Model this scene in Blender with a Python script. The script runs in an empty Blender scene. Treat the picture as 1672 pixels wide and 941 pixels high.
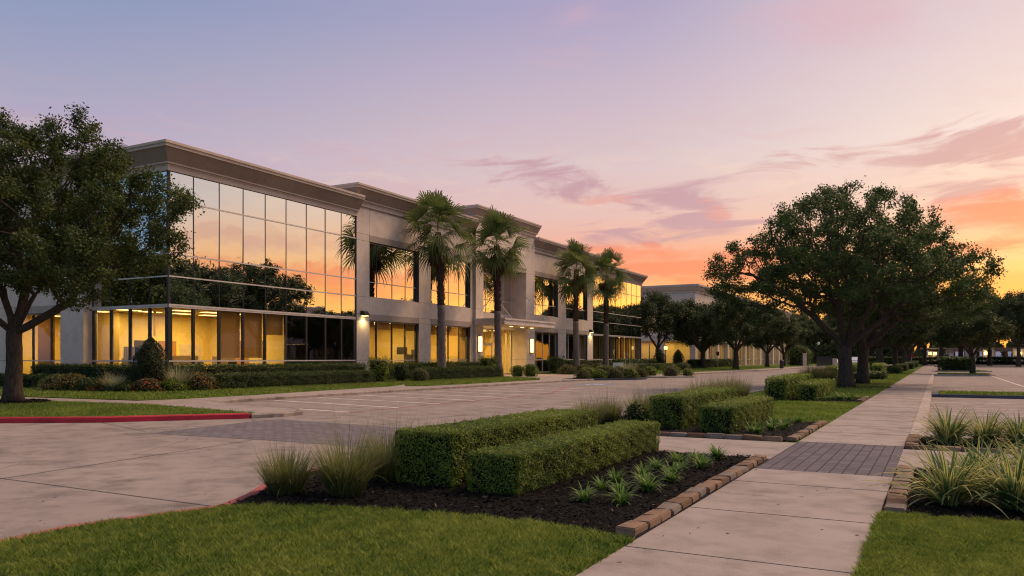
import bpy, bmesh, math, random
import numpy as np
from mathutils import Vector, Matrix
R = math.radians
scn = bpy.context.scene
col = scn.collection
rng = np.random.default_rng(7)
random.seed(7)

# ------------------------------------------------------------------ objects
def tag(o, label=None, cat=None, group=None, kind=None):
    if label: o['label'] = label
    if cat: o['category'] = cat
    if group: o['group'] = group
    if kind: o['kind'] = kind
    return o
def empty(name, loc=(0, 0, 0), rz=0.0):
    o = bpy.data.objects.new(name, None); col.objects.link(o)
    o.location = loc; o.rotation_euler = (0, 0, rz); o.empty_display_size = 0.3
    return o
def link(name, me, mat, parent=None):
    o = bpy.data.objects.new(name, me); col.objects.link(o)
    mats = mat if isinstance(mat, (list, tuple)) else [mat]
    if not me.materials:
        for m in mats: me.materials.append(m)
    if parent: o.parent = parent
    return o
def dup(root, loc=None, rz=0.0, sc=1.0, label=None, group=None):
    def rec(o, par):
        c = o.copy(); col.objects.link(c)
        if par: c.parent = par
        for ch in list(o.children): rec(ch, c)
        return c
    r = rec(root, None)
    if loc is not None: r.location = loc
    r.rotation_euler = (0, 0, rz); r.scale = (sc, sc, sc) if not isinstance(sc, tuple) else sc
    if label: r['label'] = label
    if group: r['group'] = group
    return r

class MB:
    def __init__(s): s.v = []; s.f = []; s.m = []; s.sm = []
    def quad(s, a, b, c, d, m=0, smooth=False):
        n = len(s.v); s.v += [a, b, c, d]; s.f.append((n, n+1, n+2, n+3)); s.m.append(m); s.sm.append(smooth)
    def box(s, x0, x1, y0, y1, z0, z1, m=0):
        if x1 < x0: x0, x1 = x1, x0
        if y1 < y0: y0, y1 = y1, y0
        n = len(s.v)
        s.v += [(x0,y0,z0),(x1,y0,z0),(x1,y1,z0),(x0,y1,z0),(x0,y0,z1),(x1,y0,z1),(x1,y1,z1),(x0,y1,z1)]
        for q in ((0,3,2,1),(4,5,6,7),(0,1,5,4),(1,2,6,5),(2,3,7,6),(3,0,4,7)):
            s.f.append(tuple(n+i for i in q)); s.m.append(m); s.sm.append(False)
    def tube(s, pts, rads, seg=8, m=0, cap=True):
        n0 = len(s.v); P = [Vector(p) for p in pts]; ref = None
        for i, p in enumerate(P):
            t = (P[min(i+1, len(P)-1)] - P[max(i-1, 0)]).normalized()
            if ref is None:
                ref = t.orthogonal().normalized()
            ref = (ref - t*ref.dot(t)).normalized(); b = t.cross(ref)
            for k in range(seg):
                a = 2*math.pi*k/seg
                s.v.append(tuple(p + (ref*math.cos(a) + b*math.sin(a))*rads[i]))
        for i in range(len(P)-1):
            for k in range(seg):
                a = n0+i*seg+k; b_ = n0+i*seg+(k+1) % seg
                s.f.append((a, b_, b_+seg, a+seg)); s.m.append(m); s.sm.append(True)
        if cap:
            s.f.append(tuple(n0+k for k in reversed(range(seg)))); s.m.append(m); s.sm.append(False)
            e = n0+(len(P)-1)*seg
            s.f.append(tuple(e+k for k in range(seg))); s.m.append(m); s.sm.append(False)
    def lathe(s, prof, cx=0, cy=0, seg=16, m=0, jit=None):
        n0 = len(s.v)
        for (r, z) in prof:
            for k in range(seg):
                a = 2*math.pi*k/seg; s.v.append((cx+r*math.cos(a), cy+r*math.sin(a), z))
        for i in range(len(prof)-1):
            for k in range(seg):
                a = n0+i*seg+k; b = n0+i*seg+(k+1) % seg
                s.f.append((a, b, b+seg, a+seg)); s.m.append(m); s.sm.append(True)
        s.f.append(tuple(n0+k for k in reversed(range(seg)))); s.m.append(m); s.sm.append(False)
        e = n0+(len(prof)-1)*seg
        s.f.append(tuple(e+k for k in range(seg))); s.m.append(m); s.sm.append(False)
    def sweep(s, path, prof, m=0, closed_ends=True):
        """profile points (w outward, z) along a horizontal polyline, mitred; outward is to the right of travel"""
        P = [Vector((p[0], p[1], 0)) for p in path]; n0 = len(s.v); k = len(prof)
        for i, p in enumerate(P):
            d1 = (P[i]-P[i-1]).normalized() if i > 0 else None
            d2 = (P[i+1]-P[i]).normalized() if i < len(P)-1 else None
            n1 = Vector((d1.y, -d1.x, 0)) if d1 else None
            n2 = Vector((d2.y, -d2.x, 0)) if d2 else None
            if n1 and n2: nn = (n1+n2); nn = nn / (nn.length_squared/2)
            else: nn = n1 or n2
            for (w, z) in prof: s.v.append((p.x+nn.x*w, p.y+nn.y*w, z))
        for i in range(len(P)-1):
            for j in range(k):
                a = n0+i*k+j; b = n0+i*k+(j+1) % k
                s.f.append((a, b, b+k, a+k)); s.m.append(m); s.sm.append(False)
        if closed_ends:
            s.f.append(tuple(n0+j for j in reversed(range(k)))); s.m.append(m); s.sm.append(False)
            e = n0+(len(P)-1)*k
            s.f.append(tuple(e+j for j in range(k))); s.m.append(m); s.sm.append(False)
    def mesh(s, name):
        me = bpy.data.meshes.new(name); me.from_pydata(s.v, [], s.f)
        me.polygons.foreach_set('material_index', s.m); me.polygons.foreach_set('use_smooth', s.sm)
        bm = bmesh.new(); bm.from_mesh(me); bmesh.ops.recalc_face_normals(bm, faces=bm.faces); bm.to_mesh(me); bm.free()
        me.update(); return me
    def build(s, name, mat, parent=None): return link(name, s.mesh(name), mat, parent)

def prism(name, poly, z0, z1, mat, parent=None, bev=0.0):
    bm = bmesh.new()
    vs = [bm.verts.new((x, y, z1)) for x, y in poly]
    f = bm.faces.new(vs); bmesh.ops.recalc_face_normals(bm, faces=[f])
    if f.normal.z < 0: f.normal_flip()
    r = bmesh.ops.extrude_face_region(bm, geom=[f])
    for v in [g for g in r['geom'] if isinstance(g, bmesh.types.BMVert)]: v.co.z = z0
    bmesh.ops.recalc_face_normals(bm, faces=bm.faces)
    if bev:
        es = [e for e in bm.edges if all(abs(v.co.z-z1) < 1e-5 for v in e.verts)]
        bmesh.ops.bevel(bm, geom=es, offset=bev, segments=2, affect='EDGES')
    me = bpy.data.meshes.new(name); bm.to_mesh(me); bm.free()
    return link(name, me, mat, parent)

def quads_mesh(name, Q, rnd=None, edge=None, smooth=False):
    """Q (N,k,3) separate polygons; per-face float attributes"""
    Q = np.asarray(Q, np.float32); N, k, _ = Q.shape
    me = bpy.data.meshes.new(name)
    me.vertices.add(N*k); me.vertices.foreach_set('co', Q.reshape(-1))
    me.loops.add(N*k); me.loops.foreach_set('vertex_index', np.arange(N*k, dtype=np.int32))
    me.polygons.add(N); me.polygons.foreach_set('loop_start', np.arange(0, N*k, k, dtype=np.int32))
    for nm, a in (('rnd', rnd), ('edge', edge)):
        if a is not None:
            at = me.attributes.new(nm, 'FLOAT', 'FACE'); at.data.foreach_set('value', np.asarray(a, np.float32))
    me.update(calc_edges=True); me.validate()
    return me

# ------------------------------------------------------------------ materials
class NT:
    def __init__(s, name):
        s.m = bpy.data.materials.new(name); s.m.use_nodes = True; s.t = s.m.node_tree
        s.n = s.t.nodes; s.l = s.t.links; s.b = s.n['Principled BSDF']; s.out = s.n['Material Output']
    def add(s, t, **k):
        n = s.n.new(t)
        for a, v in k.items():
            if a.startswith('i_'): n.inputs[a[2:].replace('_', ' ')].default_value = v
            else: setattr(n, a, v)
        return n
    def co(s, scale=1.0, obj=True):
        tc = s.add('ShaderNodeTexCoord'); mp = s.add('ShaderNodeMapping')
        mp.inputs['Scale'].default_value = scale if isinstance(scale, tuple) else (scale,)*3
        s.l.new(tc.outputs['Object'], mp.inputs['Vector']); return mp.outputs['Vector']
    def noise(s, vec, scale, detail=6, rough=.6):
        n = s.add('ShaderNodeTexNoise'); n.inputs['Scale'].default_value = scale; n.inputs['Detail'].default_value = detail
        n.inputs['Roughness'].default_value = rough; s.l.new(vec, n.inputs['Vector']); return n.outputs['Fac']
    def ramp(s, fac, stops, interp='LINEAR'):
        r = s.add('ShaderNodeValToRGB'); r.color_ramp.interpolation = interp; e = r.color_ramp.elements
        while len(e) < len(stops): e.new(.5)
        for i, (p, c) in enumerate(stops):
            e[i].position = p; e[i].color = (*c, 1) if len(c) == 3 else c
        s.l.new(fac, r.inputs['Fac']); return r.outputs['Color']
    def mix(s, fac, a, b, mode='MIX'):
        m = s.add('ShaderNodeMix', data_type='RGBA', blend_type=mode)
        for sock, v in ((m.inputs[0], fac), (m.inputs[6], a), (m.inputs[7], b)):
            if isinstance(v, (int, float)): sock.default_value = v
            elif isinstance(v, tuple): sock.default_value = (*v, 1)
            else: s.l.new(v, sock)
        return m.outputs[2]
    def bump(s, h, strength=.3, dist=.01):
        b = s.add('ShaderNodeBump'); b.inputs['Strength'].default_value = strength; b.inputs['Distance'].default_value = dist
        s.l.new(h, b.inputs['Height']); s.l.new(b.outputs['Normal'], s.b.inputs['Normal'])
    def base(s, c):
        if isinstance(c, tuple): s.b.inputs['Base Color'].default_value = (*c, 1)
        else: s.l.new(c, s.b.inputs['Base Color'])
    def rough(s, v, spec=.5, metal=0):
        s.b.inputs['Roughness'].default_value = v; s.b.inputs['Specular IOR Level'].default_value = spec; s.b.inputs['Metallic'].default_value = metal

def plain(name, c, rough=.6, spec=.4, metal=0, var=.12, scale=3.0):
    t = NT(name); v = t.co(); n = t.noise(v, scale)
    t.base(t.ramp(n, [(.3, tuple(x*(1-var) for x in c)), (.7, tuple(min(1, x*(1+var)) for x in c))])); t.rough(rough, spec, metal)
    return t.m
def concrete(name, c, stain=.35, fine=60.0, spec=.25, rough=.85, crack=False):
    t = NT(name); v = t.co()
    big = t.noise(v, .22, 5, .6); mid = t.noise(v, 1.6, 8, .65); fi = t.noise(v, fine, 3, .7)
    a = t.ramp(big, [(.3, tuple(x*.86 for x in c)), (.7, tuple(x*1.1 for x in c))])
    b = t.mix(1.0, a, t.ramp(mid, [(.28, (1-stain,)*3), (.55, (1,)*3), (.8, (1.06,)*3)]), 'MULTIPLY')
    d = t.mix(1.0, b, t.ramp(fi, [(.3, (.84,)*3), (.7, (1.1,)*3)]), 'MULTIPLY')
    blot = t.noise(v, .75, 9, .72); d = t.mix(1.0, d, t.ramp(blot, [(.30, (1-stain*1.1,)*3), (.43, (1,)*3)]), 'MULTIPLY')
    vo = t.add('ShaderNodeTexVoronoi'); vo.inputs['Scale'].default_value = 5.0; t.l.new(v, vo.inputs['Vector'])
    d = t.mix(1.0, d, t.ramp(vo.outputs['Distance'], [(.018, (.62,)*3), (.04, (1,)*3)]), 'MULTIPLY')
    if crack:   # hairline cracks and old oil drips
        wn = t.add('ShaderNodeTexNoise'); wn.inputs['Scale'].default_value = .9; wn.inputs['Detail'].default_value = 5; t.l.new(v, wn.inputs['Vector'])
        wv = t.mix(.45, v, wn.outputs['Color'], 'ADD'); vc = t.add('ShaderNodeTexVoronoi', feature='DISTANCE_TO_EDGE'); vc.inputs['Scale'].default_value = .16; t.l.new(wv, vc.inputs['Vector'])
        d = t.mix(1.0, d, t.ramp(vc.outputs['Distance'], [(.0015, (.55,)*3), (.004, (1,)*3)]), 'MULTIPLY')
        oil = t.noise(v, .55, 3, .5); d = t.mix(1.0, d, t.ramp(oil, [(.66, (1,)*3), (.74, (.66,)*3)]), 'MULTIPLY')
    t.base(d); t.rough(rough, spec); t.bump(fi, .25, .004); return t.m
def emit(name, c, s):
    t = NT(name); t.base(c); t.b.inputs['Emission Color'].default_value = (*c, 1); t.b.inputs['Emission Strength'].default_value = s; return t.m

def leafmat(name, c1, c2, trans=.35, rough=.55, edgecol=None):
    t = NT(name); at = t.add('ShaderNodeAttribute', attribute_name='rnd')
    cc = t.ramp(at.outputs['Fac'], [(0, c1), (1, c2)])
    if edgecol:
        ae = t.add('ShaderNodeAttribute', attribute_name='edge'); cc = t.mix(ae.outputs['Fac'], cc, edgecol)
    t.base(cc); t.rough(rough, .3)
    tr = t.add('ShaderNodeBsdfTranslucent'); t.l.new(cc, tr.inputs['Color'])
    mx = t.add('ShaderNodeMixShader'); mx.inputs[0].default_value = trans
    t.l.new(t.b.outputs[0], mx.inputs[1]); t.l.new(tr.outputs[0], mx.inputs[2]); t.l.new(mx.outputs[0], t.out.inputs['Surface'])
    return t.m

M = {}
M['sidewalk'] = concrete('sidewalk_concrete', (.335, .290, .275), .36)
M['pavement'] = concrete('pavement_concrete', (.29, .248, .236), .42, crack=True)
M['kerb'] = concrete('kerb_concrete', (.42, .36, .33), .4, 30)
M['kerb_red'] = concrete('kerb_red_paint', (.45, .018, .04), .3, 18, .4, .55)
M['kerb_stained'] = concrete('kerb_stained', (.33, .275, .245), .6, 12)
M['kerb_worn'] = concrete('kerb_worn_red', (.36, .11, .11), .4, 30)
M['kerb_blue'] = concrete('kerb_blue_paint', (.055, .07, .10), .3, 30, .4, .6)
M['joint'] = plain('joint_filler', (.06, .055, .055), .9)
M['line'] = concrete('line_paint', (.72, .66, .62), .3, 25)
M['line_red'] = concrete('line_red_paint', (.36, .15, .16), .3, 25)
M['line_blue'] = concrete('line_blue_paint', (.2, .26, .42), .4, 25)
M['soil'] = concrete('soil', (.035, .03, .024), .5, 30)
def turfmat():
    t = NT('turf'); v = t.co(); a = t.noise(v, .5, 4); b = t.noise(v, 40, 4, .7)
    c = t.mix(1.0, t.ramp(a, [(.3, (.07, .13, .015)), (.7, (.13, .19, .03))]), t.ramp(b, [(.3, (.55,)*3), (.7, (1.25,)*3)]), 'MULTIPLY')
    t.base(c); t.rough(.9, .1); t.bump(b, .8, .03); return t.m
M['turf'] = turfmat()
M['blade'] = leafmat('grass_blade', (.055, .14, .014), (.42, .47, .10), .45)
def mulchmat():
    t = NT('mulch'); at = t.add('ShaderNodeAttribute', attribute_name='rnd'); v = t.co(); n = t.noise(v, 45, 5, .7)
    c = t.ramp(at.outputs['Fac'], [(0, (.003, .0029, .003)), (.75, (.007, .0065, .0068)), (.975, (.011, .010, .010)), (.988, (.15, .125, .10))])
    t.base(t.mix(1.0, c, t.ramp(n, [(.3, (.5,)*3), (.7, (1.3,)*3)]), 'MULTIPLY')); t.rough(.9, .2); t.bump(n, .9, .03); return t.m
M['mulch'] = mulchmat()
def barkmat(name, c):
    t = NT(name); v = t.co((1, 1, .25)); n = t.noise(v, 14, 6, .7)
    t.base(t.ramp(n, [(.3, tuple(x*.45 for x in c)), (.7, tuple(x*1.35 for x in c))])); t.rough(.95, .1); t.bump(n, 1.0, .05); return t.m
M['bark'] = barkmat('oak_bark', (.085, .067, .053))
M['palm_bark'] = barkmat('palm_bark', (.2, .16, .14))
M['boot'] = barkmat('palm_boots', (.11, .062, .048))
M['oak_leaf'] = leafmat('oak_leaf', (.024, .058, .014), (.09, .145, .04), .4)
M['oak_leaf_warm'] = leafmat('oak_leaf_olive', (.028, .056, .014), (.115, .15, .038), .4)
M['far_leaf'] = leafmat('distant_leaf', (.026, .05, .015), (.085, .115, .038), .35)
M['light_leaf'] = leafmat('bright_leaf', (.06, .1, .03), (.12, .17, .05), .4)
M['palm_leaf'] = leafmat('palm_leaf', (.045, .09, .022), (.185, .22, .065), .4)
M['dead_leaf'] = leafmat('dead_frond', (.085, .055, .032), (.17, .11, .062), .15)
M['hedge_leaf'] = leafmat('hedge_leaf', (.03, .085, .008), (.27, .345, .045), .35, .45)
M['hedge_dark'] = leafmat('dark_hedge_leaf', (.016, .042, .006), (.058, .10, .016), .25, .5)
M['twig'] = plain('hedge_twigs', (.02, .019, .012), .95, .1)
M['cypress'] = leafmat('dark_shrub_leaf', (.016, .03, .012), (.045, .065, .022), .2)
M['olive_leaf'] = leafmat('olive_shrub_leaf', (.06, .08, .022), (.16, .155, .055), .3)
def flowermat(name, fl):
    m = leafmat(name, (.03, .055, .012), (.1, .12, .03), .3); r = [n for n in m.node_tree.nodes if n.type == 'VALTORGB'][0].color_ramp
    r.elements[1].position = .68; e = r.elements.new(.74); e.color = (*fl, 1); return m
M['flower_red'] = flowermat('flower_red', (.42, .07, .05)); M['flower_yel'] = flowermat('flower_yellow', (.40, .17, .04))
M['strap'] = leafmat('variegated_leaf', (.045, .12, .045), (.10, .20, .075), .35, .45, (.70, .64, .22))
M['liriope'] = leafmat('green_strap_leaf', (.06, .15, .022), (.17, .28, .05), .35, .45)
M['tuft'] = leafmat('tuft_blade', (.045, .085, .02), (.30, .30, .11), .4, .6)
M['pale_tuft'] = leafmat('pale_tuft_blade', (.2, .23, .13), (.42, .42, .26), .35, .6)
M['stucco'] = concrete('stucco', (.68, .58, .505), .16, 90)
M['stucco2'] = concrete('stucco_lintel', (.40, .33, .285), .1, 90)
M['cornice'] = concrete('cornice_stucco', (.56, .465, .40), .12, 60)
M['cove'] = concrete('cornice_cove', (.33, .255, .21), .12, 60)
M['joint_wall'] = plain('wall_joint', (.12, .105, .1), .9)
M['alu'] = plain('pale_aluminium', (.62, .57, .54), .4, .5, .3)
M['alu_dark'] = plain('dark_bronze', (.035, .032, .03), .4, .5, .3)
M['roofing'] = plain('roofing', (.3, .29, .28), .9)
M['room'] = plain('room_paint', (.70, .55, .23), .9, .2, 0, .05)
M['carpet'] = plain('carpet', (.16, .12, .08), .95)
M['ceil'] = plain('ceiling_tile', (.6, .5, .3), .9)
M['door_wood'] = plain('door_wood', (.3, .15, .055), .6)
M['dark_furn'] = plain('dark_furniture', (.04, .033, .028), .5)
M['pale_furn'] = plain('pale_furniture', (.5, .42, .27), .5)
M['darkened_room'] = plain('room_painted_shade', (.028, .027, .025), .9)  # near-black base colour paints in the darkness of the unlit rooms
M['ceil_lamp'] = emit('ceiling_lamp', (1, .74, .30), 3.0)
M['sconce'] = emit('sconce_lens', (1, .62, .20), 4.5)
M['lens'] = emit('wall_lamp_lens', (1, .7, .25), 6.0)
M['globe_lit'] = emit('lit_globe', (1, .68, .22), 2.2)
M['stone1'] = concrete('edging_stone_brown', (.185, .115, .075), .5, 22)
M['stone2'] = concrete('edging_stone_tan', (.26, .175, .12), .5, 22)
M['stone3'] = concrete('edging_stone_grey', (.22, .185, .16), .5, 22)
def blindmat():
    t = NT('roller_blind'); v = t.co((1, 1, 1)); n = t.noise(v, 90, 2)
    t.base(t.ramp(n, [(.3, (.36, .26, .11)), (.7, (.42, .31, .14))])); t.rough(.9, .1)
    tr = t.add('ShaderNodeBsdfTranslucent', i_Color=(.5, .36, .13, 1)); mx = t.add('ShaderNodeMixShader'); mx.inputs[0].default_value = .5
    t.l.new(t.b.outputs[0], mx.inputs[1]); t.l.new(tr.outputs[0], mx.inputs[2]); t.l.new(mx.outputs[0], t.out.inputs['Surface']); return t.m
M['blind'] = blindmat()
def glassmat(name, tint, refl, add):
    t = NT(name); t.n.remove(t.b)
    tr = t.add('ShaderNodeBsdfTransparent', i_Color=(*tint, 1)); gl = t.add('ShaderNodeBsdfGlossy', i_Color=(*refl, 1), i_Roughness=.0)
    fr = t.add('ShaderNodeLayerWeight', i_Blend=.5); pw = t.add('ShaderNodeMath', operation='POWER'); pw.inputs[1].default_value = 4.0; t.l.new(fr.outputs['Facing'], pw.inputs[0])
    ma = t.add('ShaderNodeMath', operation='MULTIPLY_ADD', use_clamp=True); ma.inputs[1].default_value = .8; ma.inputs[2].default_value = add
    t.l.new(pw.outputs[0], ma.inputs[0]); mx = t.add('ShaderNodeMixShader'); t.l.new(ma.outputs[0], mx.inputs[0])
    t.l.new(tr.outputs[0], mx.inputs[1]); t.l.new(gl.outputs[0], mx.inputs[2]); t.l.new(mx.outputs[0], t.out.inputs['Surface']); return t.m
M['glass'] = glassmat('clear_tinted_glass', (.84, .82, .74), (.85, .88, .9), .11)
def mirrormat():
    t = NT('mirror_glass'); t.base((.012, .014, .016)); t.rough(.0, .5)
    gl = t.add('ShaderNodeBsdfGlossy', i_Color=(.84, .86, .86, 1), i_Roughness=.0); wv = t.noise(t.co(.55), 1.0, 2, .4); bp = t.add('ShaderNodeBump'); bp.inputs['Strength'].default_value = .35; bp.inputs['Distance'].default_value = .02; t.l.new(wv, bp.inputs['Height']); t.l.new(bp.outputs[0], gl.inputs['Normal']); mx = t.add('ShaderNodeMixShader'); mx.inputs[0].default_value = .9
    t.l.new(t.b.outputs[0], mx.inputs[1]); t.l.new(gl.outputs[0], mx.inputs[2]); t.l.new(mx.outputs[0], t.out.inputs['Surface']); return t.m
M['mirror'] = mirrormat()
def pavermat(name, c, lx, ly, mortar, off=.5):
    t = NT(name); v = t.co((1, 1, 1)); b = t.add('ShaderNodeTexBrick', offset=off)
    b.inputs['Color1'].default_value = (*[x*.82 for x in c], 1); b.inputs['Color2'].default_value = (*[x*1.15 for x in c], 1)
    b.inputs['Mortar'].default_value = (.03, .027, .028, 1); b.inputs['Scale'].default_value = 1; b.inputs['Brick Width'].default_value = lx
    b.inputs['Row Height'].default_value = ly; b.inputs['Mortar Size'].default_value = mortar; t.l.new(v, b.inputs['Vector'])
    n = t.noise(v, 14, 5); t.base(t.mix(1.0, b.outputs['Color'], t.ramp(n, [(.3, (.78,)*3), (.7, (1.12,)*3)]), 'MULTIPLY')); t.rough(.85, .25)
    t.bump(b.outputs['Fac'], -.4, .01); return t.m
M['paver'] = pavermat('grey_pavers', (.118, .110, .135), .166, .30, .010, 0.0)
M['paver_road'] = pavermat('road_pavers', (.165, .148, .168), .32, .16, .008)

# ------------------------------------------------------------------ camera
cam = bpy.data.cameras.new('camera'); cam.sensor_width = 36; cam.lens = 27.71; cam.shift_y = .0685; cam.clip_end = 3000; cam.clip_start = .05
co = bpy.data.objects.new('camera', cam); col.objects.link(co); co.location = (0, 0, 1.6); co.rotation_euler = (R(90), 0, R(28.335)); scn.camera = co
vs = scn.view_settings; vs.view_transform = 'Standard'; vs.look = 'None'; vs.exposure = 0; vs.gamma = 1
scn.cycles.max_bounces = 8; scn.cycles.diffuse_bounces = 3; scn.cycles.glossy_bounces = 4; scn.cycles.transparent_max_bounces = 12; scn.cycles.transmission_bounces = 4
scn.cycles.use_denoising = True; scn.cycles.filter_width = 1.15; scn.cycles.sample_clamp_indirect = 6; scn.cycles.caustics_reflective = False; scn.cycles.caustics_refractive = False

# ------------------------------------------------------------------ sky
def lin(c): return tuple(((x/255)/12.92 if x/255 <= .04045 else ((x/255+.055)/1.055)**2.4) for x in c)
w = bpy.data.worlds.new('World'); scn.world = w; w.use_nodes = True
nt = w.node_tree; N = nt.nodes; L = nt.links; bg = N['Background']
SUN_AZ, SUN_EL = 20.0, 1.5
def mth(op, a, b=None, c=None, clamp=False):
    n = N.new('ShaderNodeMath'); n.operation = op; n.use_clamp = clamp
    for i, x in enumerate((a, b, c)):
        if x is None: continue
        if isinstance(x, (int, float)): n.inputs[i].default_value = x
        else: L.new(x, n.inputs[i])
    return n.outputs[0]
def ramp(fac, stops):
    r = N.new('ShaderNodeValToRGB'); e = r.color_ramp.elements; r.color_ramp.interpolation = 'B_SPLINE' if False else 'EASE'
    r.color_ramp.interpolation = 'LINEAR'
    while len(e) < len(stops): e.new(.5)
    for i, (p, c) in enumerate(stops): e[i].position = p; e[i].color = (*lin(c), 1)
    L.new(fac, r.inputs[0]); return r.outputs[0]
def mixc(f, a, b):
    m = N.new('ShaderNodeMix'); m.data_type = 'RGBA'
    for s_, x in ((m.inputs[0], f), (m.inputs[6], a), (m.inputs[7], b)):
        if isinstance(x, (int, float)): s_.default_value = x
        elif isinstance(x, tuple): s_.default_value = (*x, 1)
        else: L.new(x, s_)
    return m.outputs[2]
def smooth(x, a, b):
    n = N.new('ShaderNodeMapRange'); n.interpolation_type = 'SMOOTHSTEP'; n.inputs[1].default_value = a; n.inputs[2].default_value = b
    L.new(x, n.inputs[0]); return n.outputs[0]
tc = N.new('ShaderNodeTexCoord'); sx = N.new('ShaderNodeSeparateXYZ'); L.new(tc.outputs['Generated'], sx.inputs[0])
az = mth('MULTIPLY', mth('ARCTAN2', sx.outputs[0], sx.outputs[1]), 180/math.pi)
el = mth('MULTIPLY', mth('ARCSINE', sx.outputs[2]), 180/math.pi)
daz = mth('ABSOLUTE', mth('WRAP', mth('SUBTRACT', az, SUN_AZ), 180, -180))
p = mth('DIVIDE', el, 60.0, clamp=True)
def st(*a): return [(e/60.0, c) for e, c in a]
s_sun = ramp(p, st((0, (255, 168, 66)), (2.5, (255, 184, 88)), (5.5, (252, 188, 108)), (8, (242, 184, 142)), (10.5, (234, 198, 178)), (14, (233, 211, 202)), (21, (220, 195, 197)), (32, (214, 190, 186)), (60, (214, 194, 190))))
s_mid = ramp(p, st((0, (255, 165, 75)), (3, (250, 165, 92)), (6, (242, 150, 105)), (8, (232, 160, 138)), (10, (222, 176, 168)), (13.5, (212, 184, 187)), (19, (191, 170, 189)), (24, (164, 153, 187)), (34, (190, 170, 182)), (60, (210, 190, 190))))
s_left = ramp(p, st((0, (214, 160, 150)), (5, (206, 162, 168)), (10, (188, 162, 184)), (14, (175, 161, 187)), (18, (153, 154, 185)), (23, (127, 143, 180)), (34, (160, 158, 182)), (60, (206, 188, 190))))
s_back = ramp(p, st((0, (120, 130, 165)), (4, (110, 138, 175)), (10, (92, 142, 186)), (20, (86, 136, 186)), (34, (120, 140, 175)), (60, (200, 186, 190))))
s_right = ramp(p, st((0, (255, 170, 78)), (3, (253, 178, 92)), (5, (248, 160, 96)), (6.8, (242, 178, 134)), (8.5, (229, 187, 164)), (10.5, (200, 187, 188)), (12.5, (170, 177, 190)), (20, (160, 178, 198)), (34, (184, 172, 182)), (60, (208, 190, 190))))
c1 = mixc(smooth(daz, 12, 44), s_sun, mixc(smooth(az, 22, 42), s_mid, s_right))
c2 = mixc(smooth(daz, 40, 84), c1, s_left)
sky = mixc(smooth(daz, 84, 135), c2, s_back)
# clouds: streaks broken up by noise stretched along the horizon, gathered in a few banks
cv = N.new('ShaderNodeCombineXYZ'); L.new(mth('MULTIPLY', az, .062), cv.inputs[0]); L.new(mth('MULTIPLY', el, .27), cv.inputs[1])
def noise(sc, det, off, dist=.6):
    a = N.new('ShaderNodeVectorMath'); a.operation = 'ADD'; L.new(cv.outputs[0], a.inputs[0]); a.inputs[1].default_value = off
    n = N.new('ShaderNodeTexNoise'); n.inputs['Scale'].default_value = sc; n.inputs['Detail'].default_value = det; n.inputs['Roughness'].default_value = .58
    n.inputs['Distortion'].default_value = dist; L.new(a.outputs[0], n.inputs['Vector']); return n.outputs['Fac']
n1 = noise(1.6, 8, (0, 0, 0)); n2 = noise(3.2, 7, (5, 3, 1)); n3 = noise(.8, 6, (2, 9, 4)); n4 = noise(2.1, 10, (7, 1, 3), 1.6); n5 = noise(2.6, 10, (1, 8, 3), 1.6)
sky = mixc(mth('MULTIPLY', mth('MULTIPLY', smooth(n4, .46, .72), mth('SUBTRACT', 1.0, smooth(el, 11, 22))), .22), sky, lin((214, 150, 150)))
sky = mixc(mth('MULTIPLY', mth('MULTIPLY', smooth(n2, .5, .75), mth('SUBTRACT', 1.0, smooth(el, 12, 18))), .2), sky, lin((250, 215, 180)))
def bank(a0, e0, sa, se):
    a = mth('DIVIDE', mth('SUBTRACT', az, a0), sa); e = mth('DIVIDE', mth('SUBTRACT', el, e0), se)
    return mth('EXPONENT', mth('MULTIPLY', mth('ADD', mth('MULTIPLY', a, a), mth('MULTIPLY', e, e)), -1))
def clouds(sky, colr, amount, nz, lo, hi, banks):
    s = None
    for b in banks:
        g = bank(*b); s = g if s is None else mth('ADD', s, g)
    f = mth('MULTIPLY', smooth(mth('ADD', nz, mth('MULTIPLY', mth('MINIMUM', s, 1.0), .36)), lo, hi), mth('MINIMUM', mth('MULTIPLY', s, 2.5), 1.0))
    return mixc(mth('MULTIPLY', f, amount), sky, lin(colr))
sky = clouds(sky, (216, 166, 176), .55, n3, .60, 1.0, [(-24, 21, 5, 3), (-4, 22.5, 8, 3)])
sky = clouds(sky, (186, 138, 152), .85, n4, .68, .92, [(-23.0, 11.9, 5.5, 1.0), (-15.0, 11.0, 3.4, 1.9), (-28, 13.4, 6, .9), (-18, 8.8, 9, 1.0)])
sky = clouds(sky, (222, 140, 132), .6, n5, .74, .96, [(-21.5, 11.3, 4, .6), (-13.6, 10.4, 1.8, 1.3)])
sky = clouds(sky, (198, 148, 148), .85, n4, .66, .92, [(-6, 13.2, 9, .7), (2.5, 13.2, 4.5, 1.8), (0, 10.5, 5, .8), (16, 12, 9, 2)])
sky = clouds(sky, (238, 122, 88), .9, n4, .58, .92, [(-18, 7.0, 8, 1.2), (-13, 5.9, 6, .9), (4.5, 9.0, 5, 1.3), (3, 6.9, 5, .5), (17, 7.0, 8, 1.2), (34, 5.6, 10, 1.3), (47, 5.5, 9, 1.2), (58, 5, 9, 1.0)])
sky = clouds(sky, (206, 150, 140), .6, n2, .62, .95, [(36, 8.4, 9, .9), (48, 8.0, 8, .8), (28, 8.8, 6, .8)])
sky = clouds(sky, (250, 158, 78), .7, n2, .60, .95, [(-8, 4.2, 14, 1.2), (6, 4.4, 8, .8), (30, 4.6, 16, 1.2)])
nish = N.new('ShaderNodeTexSky'); nish.sky_type = 'NISHITA'; nish.sun_disc = False; nish.sun_elevation = R(SUN_EL); nish.sun_rotation = R(SUN_AZ)
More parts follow.
